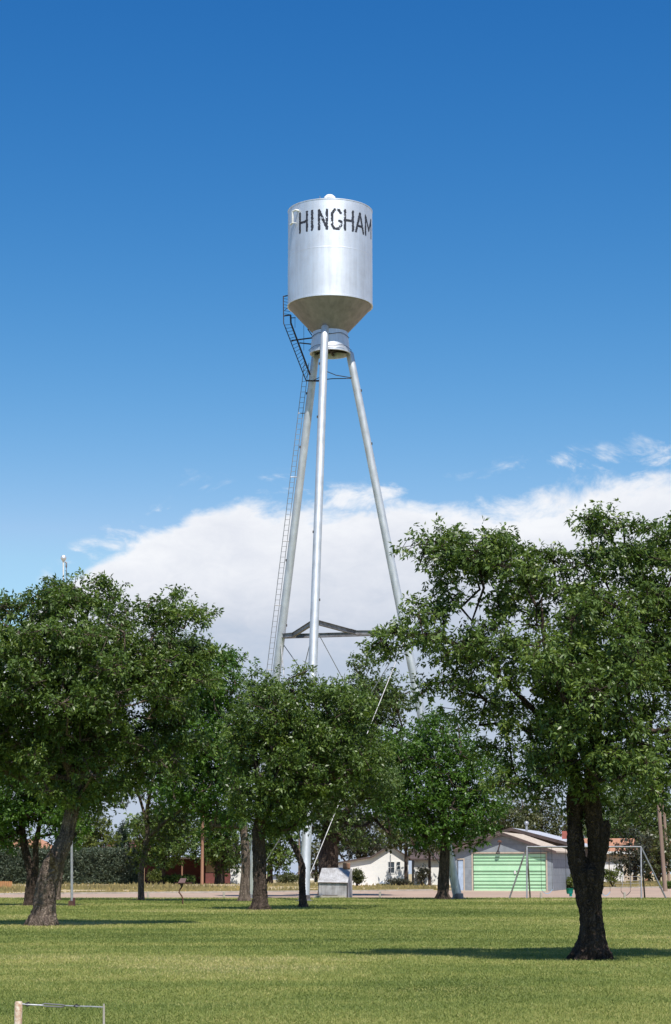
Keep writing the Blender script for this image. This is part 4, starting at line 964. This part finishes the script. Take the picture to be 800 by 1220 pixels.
def mast():
    Y = 216.0; a = XG(78, Y); root = thing('mast', 'tall slim white mast topped by a silver ball above the left trees', 'mast', a)
    t = P(75.7, 669, Y); MB().tube([a, t], [.13, .075], 12).build('post', M['white'], root, smooth=True)
    c = P(76, 664.5, Y); r = 3.4 / (FPX / Y) * 1.0
    MB().lathe([(.04, -r * 1.7), (r * .45, -r * 1.25), (r * .95, -r * .45), (r * 1.02, 0), (r * .85, r * .6), (r * .5, r * .9), (.01, r * 1.02)], c, 24).build('ball', M['alu'], root, smooth=True)
    s0 = P(79.3, 720, Y); s1 = P(79.4, 676, Y); m = MB().tube([s0, s1], .04, 6)
    m.tube([P(79.2, 676, Y), P(79.4, 670.5, Y), P(77.8, 669.5, Y)], .09, 8); m.tube([s0, P(77.2, 722, Y)], .04, 6); m.build('conduit', M['alu_dark'], root)
mast()

# ================================================================= lawn furniture
def grill():
    a = G(218, 1078); Y = a[1]; root = thing('park_grill', 'maroon charcoal grill on a bent pedestal on the lawn', 'grill', a)
    w = lambda px, row, d=0: P(px, row, Y + d)
    MB().tube([a, w(218, 1070), w(216.5, 1067), w(213.5, 1063), w(214.5, 1060), w(217, 1056.5), w(216.6, 1053)], .035, 10).build('pedestal', M['rust'], root, smooth=True)
    m = MB(); p = w(219, 1052); m.box((p[0], Y, p[2] - .0), (.86, .4, .03)); m.build('tray', M['maroon'], root)
    MB().tube([w(216.8, 1057), w(216.8, 1052.5)], [.04, .10], 10).build('bracket', M['dark_steel'], root)
    p0, p1, p2, p3 = w(212.5, 1051.6, -.18), w(220.5, 1051.6, -.18), w(222.5, 1046.3, -.05), w(215.5, 1046.3, -.05)
    MB().extrude([p0, p1, p2, p3], (0, .36, 0)).build('firebox', M['maroon'], root)
    g_ = MB(); q = w(226, 1051)
    for i in range(5): g_.tube([(q[0] - .1 + i * .06, Y - .18, q[2] + .0), (q[0] - .1 + i * .06, Y + .18, q[2])], .008, 4)
    g_.build('grate', M['dark_steel'], root)
grill()
def iron_shed():
    Y = 131.0; root = thing('iron_shed', 'low sheet iron shed with a sloping lid beside the tower', 'shed', XG(398, Y))
    w = lambda px, row, d=0: Vector(P(px, row, Y + d)); z0 = gz(Y)
    bl, br = w(380, 1067), w(413.5, 1067); bl.z = br.z = z0; ml, mr = w(380, 1051), w(413.5, 1051.5); tl, tr = w(384.5, 1035.5, 1.3), w(417.5, 1035, 1.3)
    back_l, back_r = Vector((tl.x, Y + 1.5, z0)), Vector((tr.x + .15, Y + 1.5, z0))
    rt = Vector((tr.x + .12, Y + 1.5, tr.z)); lt = Vector((tl.x, Y + 1.5, tl.z))
    b = MB(); b.quad(bl, br, mr, ml); b.quad(br, back_r, rt, tr, mr); b.quad(back_l, bl, ml, tl, lt); b.quad(back_r, back_l, lt, rt); b.quad(tl, tr, rt, lt); b.build('wall', M['sheet'], root)
    n = Vector((0, -.02, .035)); o = 1
    MB().extrude([ml + n + Vector((-.06, -.06, -.04)), mr + n + Vector((.06, -.06, -.04)), tr + n + Vector((.04, 0, 0)), tl + n + Vector((-.04, 0, 0))], (0, .01, .035)).build('lid', M['sheet'], root)
    MB().box((0, 0, 0), (.01, .01, .01))
    MB().extrude([ml + Vector((0, -.1, -.03)), mr + Vector((0, -.1, -.03)), mr + Vector((0, -.1, .0)), ml + Vector((0, -.1, .0))], (0, .05, 0)).build('seam', M['rust'], root)
    m = MB(); m.box((br.x + .03, Y - .02, (z0 + mr.z) / 2), (.07, .07, mr.z - z0)); m.build('corner_post', M['dark_steel'], root)
    for x in (.25, .5, .75):
        p = bl.lerp(br, x); MB().box((p.x, Y - .012, (z0 + ml.z) / 2), (.03, .02, ml.z - z0 - .06)).build('rib', M['sheet'], root)
    s = MB(); a, c = w(374, 1067.5, -1.0), w(411, 1067.5, -1.0); s.box(((a.x + c.x) / 2, Y - .75, .075), (c.x - a.x, 1.1, .13)); s.build('slab', M['concrete'], root)
    MB().box(((a.x + c.x) / 2 + .05, Y - .6, .155), (.95, .5, .03)).build('rusty_plate', M['rust'], root)
    v = w(413.5, 1032, 1.2); MB().box((v.x - .02, Y + 1.25, v.z + .02), (.48, .4, .36)).build('vent_box', M['pole_orange'], root, bevel=.03)
iron_shed()
def swing_set():
    Y = 125.0; root = thing('swing_set', 'tall grey pipe swing frame at the far edge of the lawn', 'swing set', XG(696, Y))
    w = lambda px, row, d=0: Vector(P(px, row, Y + d)); z0 = gz(Y)
    A, B = w(628, 1008), w(764, 1010); A.z = B.z = (A.z + B.z) / 2
    MB().tube([A, B], .055, 12).build('top_rail', M['swing_pipe'], root, smooth=True)
    def lg(t, px, row, d, m='swing_pipe', r=.05):
        b = w(px, row, d); b.z = z0; MB().tube([b, t], r, 10).build('leg', M[m], root, smooth=True)
    lg(A, 628, 1072, -1.3); lg(A, 632, 1071, 1.5, 'alu_dark'); lg(A, 607, 1071.5, 0, 'alu_dark')
    lg(B, 764.5, 1072, -1.3); lg(B, 768.5, 1071, 1.5, 'dark_steel'); lg(B, 794, 1071.5, 0)  # dark steel on the back leg is its shade put into the colour
    C = A.lerp(B, .5); lg(C, 696.5, 1072, -1.3); lg(C, 698, 1071, 1.5)
    z = A.z
    def swing(label, x0, x1, row, col, kind='belt'):
        a, b = w(x0, 1009), w(x1, 1009); s = w((x0 + x1) / 2, row); r = thing('swing', label, 'swing', (s.x, Y, s.z), 'swings hanging from the swing frame')
        sa, sb = (Vector((a.x, Y, s.z + .22)), Vector((b.x, Y, s.z + .22)))
        if kind == 'belt':
            pts = [sa.lerp(sb, t) - Vector((0, 0, .24 * math.sin(math.pi * t))) for t in np.linspace(0, 1, 11)]
            m = MB(); b0 = len(m.v)
            for p in pts:
                for dy, dz in ((-.09, 0), (.09, 0), (.09, -.03), (-.09, -.03)): m.v.append((p.x, p.y + dy, p.z + dz))
            for i in range(10):
                for k in range(4): m.f.append((i * 4 + k, i * 4 + (k + 1) % 4, (i + 1) * 4 + (k + 1) % 4, (i + 1) * 4 + k))
            m.build('seat', col, r)
        else:
            c = (sa + sb) / 2; m = MB()
            m.lathe([(.17, -.22), (.20, -.14), (.23, .10), (.25, .12), (.21, .10), (.18, -.12)], (c.x, Y, c.z - .05), 18)
            m.tube([(c.x + .05, Y - .05, c.z - .24), (c.x + .05, Y - .05, c.z - .42)], .09, 10); m.build('seat', col, r, smooth=True)
        for p, t in ((sa, a), (sb, b)): MB().tube([p, (t.x, Y, z)], .012, 5).build('chain', M['dark_steel'], r)
    swing('pale blue belt swing nearest the left end of the frame', 644.5, 657.5, 1064, M['rubber_blue'])
    swing('teal toddler bucket swing', 674, 682, 1064, M['teal'], 'bucket')
    swing('blue belt swing seen just right of the big dark trunk', 715, 726, 1066.5, M['rubber_blue'])
    swing('dark belt swing nearest the right end of the frame', 739, 750, 1066, M['rubber_dark'])
swing_set()
POSTS = [(176.5, 1070, 'short pale roadside post right of the airy tree trunk'), (267, 1070, 'short pale roadside post between the grill and the middle trunks'), (453, 1070, 'short pale roadside post right of the iron shed'),
         (645, 1071, 'short pale roadside post under the left swing'), (744.5, 1071, 'short pale roadside post under the right swing')]
for px, row, lab in POSTS:
    a = G(px, row); m = MB(); m.lathe([(.07, 0), (.07, .36), (.055, .40), (.01, .41)], (a[0], a[1], a[2]), 12)
    o = m.build('marker_post', M['concrete'], None, loc=a, smooth=True); tag(o, lab, 'post', 'short posts along the road edge')
def cable_barrier():
    Y = 18.0; a = XG(21, Y); root = thing('cable_barrier', 'low steel cable with a turnbuckle between short posts at bottom left', 'barrier', a)
    w = lambda px, row, d=0: Vector(P(px, row, Y + d)); t = w(21, 1193); 
    m = MB().tube([a, (a[0], Y, t.z - .01), (a[0], Y, t.z)], [.034, .034, .026], 14); m.build('post', mat('chipped_cream_paint', (.62, .56, .45), (.36, .2, .12), .7, 0, 30), root, smooth=True)
    b = w(124, 1200); g0 = XG(124, Y); MB().tube([g0, b, (b.x, Y, b.z + .03)], [.010, .010, .006], 8).build('post', M['concrete'], root, smooth=True)
    MB().tube([w(26, 1196.2), w(34, 1197), w(52, 1197.8)], .008, 8).build('hook', M['galv'], root, smooth=True)
    h = MB(); h.tube([w(30, 1196.4), w(35, 1194), w(37, 1197), w(33, 1198.6), w(30, 1196.4)], .007, 6); h.build('shackle', M['dark_steel'], root)
    tb = MB(); tb.tube([w(50, 1197), w(54, 1195.8), w(74, 1197.2), w(78, 1198.2)], .006, 6); tb.tube([w(50, 1197.4), w(54, 1198.8), w(74, 1199.8), w(78, 1198.2)], .006, 6); tb.build('turnbuckle', M['alu_dark'], root, smooth=True)
    MB().tube([w(78, 1198.2), w(92, 1198.8), w(108, 1199.2), b], .006, 6).build('cable', M['galv'], root, smooth=True)
    e = MB(); e.tube([w(88, 1198.8), w(91, 1196.8), w(95, 1198.4), w(92, 1199.8), w(88, 1198.8)], .006, 6); e.build('cable_clamp', M['dark_steel'], root)
cable_barrier()
o = MB(); p = G(495, 1055); o.box((p[0], p[1], p[2] + .06), (1.0, .25, .10)); o.box((p[0] + .5, p[1] + .1, p[2] + .05), (.5, .2, .08), .4)
tag(o.build('litter', M['white'], None, loc=p, bevel=.01), 'white boards lying on the dry grass before the white house', 'boards')

# ================================================================= sky, sun, camera
SUN_EL, SUN_AZ = 59.5, 13.0
def world():
    w = bpy.data.worlds.new('World'); S.world = w; w.use_nodes = True; nt = w.node_tree; bg = nt.nodes['Background']; L = nt.links.new
    sky = N(nt, 'ShaderNodeTexSky'); sky.sky_type = 'NISHITA'; sky.sun_disc = False
    sky.sun_elevation = R_(SUN_EL); sky.sun_rotation = R_(180 - SUN_AZ); sky.altitude = 900; sky.air_density = 1.0; sky.dust_density = .3; sky.ozone_density = 2.6
    tc = N(nt, 'ShaderNodeTexCoord'); sp = N(nt, 'ShaderNodeSeparateXYZ'); L(tc.outputs['Generated'], sp.inputs[0])
    def mth(op, a, b=None, c=None):
        n = N(nt, 'ShaderNodeMath', operation=op)
        for i, v_ in enumerate((a, b, c)):
            if v_ is None: continue
            if isinstance(v_, (int, float)): n.inputs[i].default_value = v_
            else: L(v_, n.inputs[i])
        return n.outputs[0]
    az = mth('MULTIPLY', mth('ARCTAN2', sp.outputs['X'], sp.outputs['Y']), 57.2958)
    el = mth('MULTIPLY', mth('ARCSINE', sp.outputs['Z']), 57.2958)
    def e_(row): return math.degrees(TILT + math.atan((610 - row) / FPX))
    def a_(px): return math.degrees(math.atan((px - 400) / FPX))
    t = mth('DIVIDE', mth('ADD', az, 16.0), 32.0)
    pts = [(-400, 900), (0, 800), (45, 720), (80, 690), (130, 655), (175, 632), (230, 606), (330, 603), (450, 603), (560, 606), (640, 594), (700, 580), (800, 566), (1000, 540), (1050, 540)]
    r = N(nt, 'ShaderNodeValToRGB'); e = r.color_ramp.elements
    while len(e) < len(pts): e.new(.5)
    for el_, (px, row) in zip(e, pts):
        el_.position = max(0, min(1, (a_(px) + 16) / 32)); v_ = e_(row) / 20; el_.color = (v_, v_, v_, 1)
    L(t, r.inputs['Fac']); bound = mth('MULTIPLY', r.outputs['Color'], 20)
    mp = N(nt, 'ShaderNodeMapping'); mp.inputs['Scale'].default_value = (1, 1, 1.7); L(tc.outputs['Generated'], mp.inputs['Vector']); vec = mp.outputs['Vector']
    n1 = noise_node(nt, vec, 24, 12, .62, .3); n2 = noise_node(nt, vec, 9, 6, .5, .2); n3 = noise_node(nt, vec, 60, 10, .65, .6)
    jit = mth('ADD', mth('MULTIPLY', mth('SUBTRACT', n1, .5), 2.4), mth('MULTIPLY', mth('SUBTRACT', n2, .5), .8))
    depth = mth('SUBTRACT', mth('ADD', bound, jit), el)
    mk = N(nt, 'ShaderNodeMapRange', interpolation_type='SMOOTHSTEP'); L(depth, mk.inputs[0]); mk.inputs[1].default_value = -.10; mk.inputs[2].default_value = .50
    # a few detached wisps above the bank
    wmp = N(nt, 'ShaderNodeMapping'); wmp.inputs['Scale'].default_value = (1, 1, 2.2); wmp.inputs['Location'].default_value = (3.1, 1.2, .4); L(tc.outputs['Generated'], wmp.inputs['Vector'])
    wn = noise_node(nt, wmp.outputs['Vector'], 17, 12, .62, .5)
    band = N(nt, 'ShaderNodeMapRange', interpolation_type='SMOOTHSTEP'); L(mth('ABSOLUTE', mth('ADD', depth, .35)), band.inputs[0]); band.inputs[1].default_value = .8; band.inputs[2].default_value = .2
    wr = N(nt, 'ShaderNodeMapRange', interpolation_type='SMOOTHSTEP'); L(wn, wr.inputs[0]); wr.inputs[1].default_value = .50; wr.inputs[2].default_value = .66
    wis = mth('MULTIPLY', mth('MULTIPLY', band.outputs[0], wr.outputs[0]), .95)
    mask = mth('MAXIMUM', mk.outputs[0], wis)
    shade = N(nt, 'ShaderNodeMapRange'); L(mth('ADD', depth, mth('MULTIPLY', mth('SUBTRACT', n2, .5), 5.0)), shade.inputs[0]); shade.inputs[1].default_value = .2; shade.inputs[2].default_value = 4.6
    sh2 = mth('ADD', shade.outputs[0], mth('MULTIPLY', mth('SUBTRACT', n3, .5), .5)); 
    cl = ramp(nt, sh2, [(0, (.90, .92, .96)), (.30, (.78, .81, .88)), (.7, (.62, .67, .77)), (1, (.50, .58, .71))])
    sc_ = N(nt, 'ShaderNodeSeparateColor'); L(sky.outputs[0], sc_.inputs[0]); cc_ = N(nt, 'ShaderNodeCombineColor')
    r0, g0, b0 = sc_.outputs[0], sc_.outputs[1], sc_.outputs[2]
    L(mth('MINIMUM', mth('MULTIPLY', mth('POWER', r0, 3.0), .14 * SKYK), r0), cc_.inputs[0])
    L(mth('MINIMUM', mth('MULTIPLY', mth('POWER', g0, 1.59), .444 * SKYK), mth('MULTIPLY', g0, 1.1)), cc_.inputs[1]); L(mth('MULTIPLY', b0, 1.03 * SKYK), cc_.inputs[2])
    # the background strength scales both: clouds are divided by it
    cs = N(nt, 'ShaderNodeVectorMath', operation='SCALE'); L(cl, cs.inputs[0]); cs.inputs['Scale'].default_value = CLOUDK
    mx = N(nt, 'ShaderNodeMix', data_type='RGBA'); L(mask, mx.inputs['Factor']); L(cc_.outputs[0], mx.inputs[6]); L(cs.outputs[0], mx.inputs[7])
    L(mx.outputs[2], bg.inputs['Color']); bg.inputs['Strength'].default_value = .1
SKYK = 1.02; CLOUDK = 7.9
world()
sl = bpy.data.lights.new('sun', 'SUN'); sl.energy = 4.9; sl.angle = R_(.53); sl.color = (1, .95, .88)
so = bpy.data.objects.new('sun', sl); COL.objects.link(so)
sv = Vector((math.cos(R_(SUN_EL)) * math.sin(R_(SUN_AZ)), -math.cos(R_(SUN_EL)) * math.cos(R_(SUN_AZ)), math.sin(R_(SUN_EL))))
so.rotation_euler = sv.to_track_quat('Z', 'Y').to_euler(); so.location = (30, -40, 60)
cd = bpy.data.cameras.new('camera'); cam = bpy.data.objects.new('camera', cd); COL.objects.link(cam)
cam.location = (0, 0, EYE); cam.rotation_euler = (math.pi / 2 + TILT, 0, 0)
cd.sensor_fit = 'VERTICAL'; cd.sensor_height = 24; cd.lens = 24 * FPX / 1220; cd.clip_start = .1; cd.clip_end = 20000
S.camera = cam
for o in list(bpy.data.objects):
    if '_w' in o: del o['_w']
vs = S.view_settings; vs.view_transform = 'Standard'; vs.look = 'None'; vs.gamma = 1; vs.use_curve_mapping = False; vs.exposure = 0.38
S.render.engine = 'CYCLES'; S.cycles.max_bounces = 8; S.cycles.transparent_max_bounces = 4
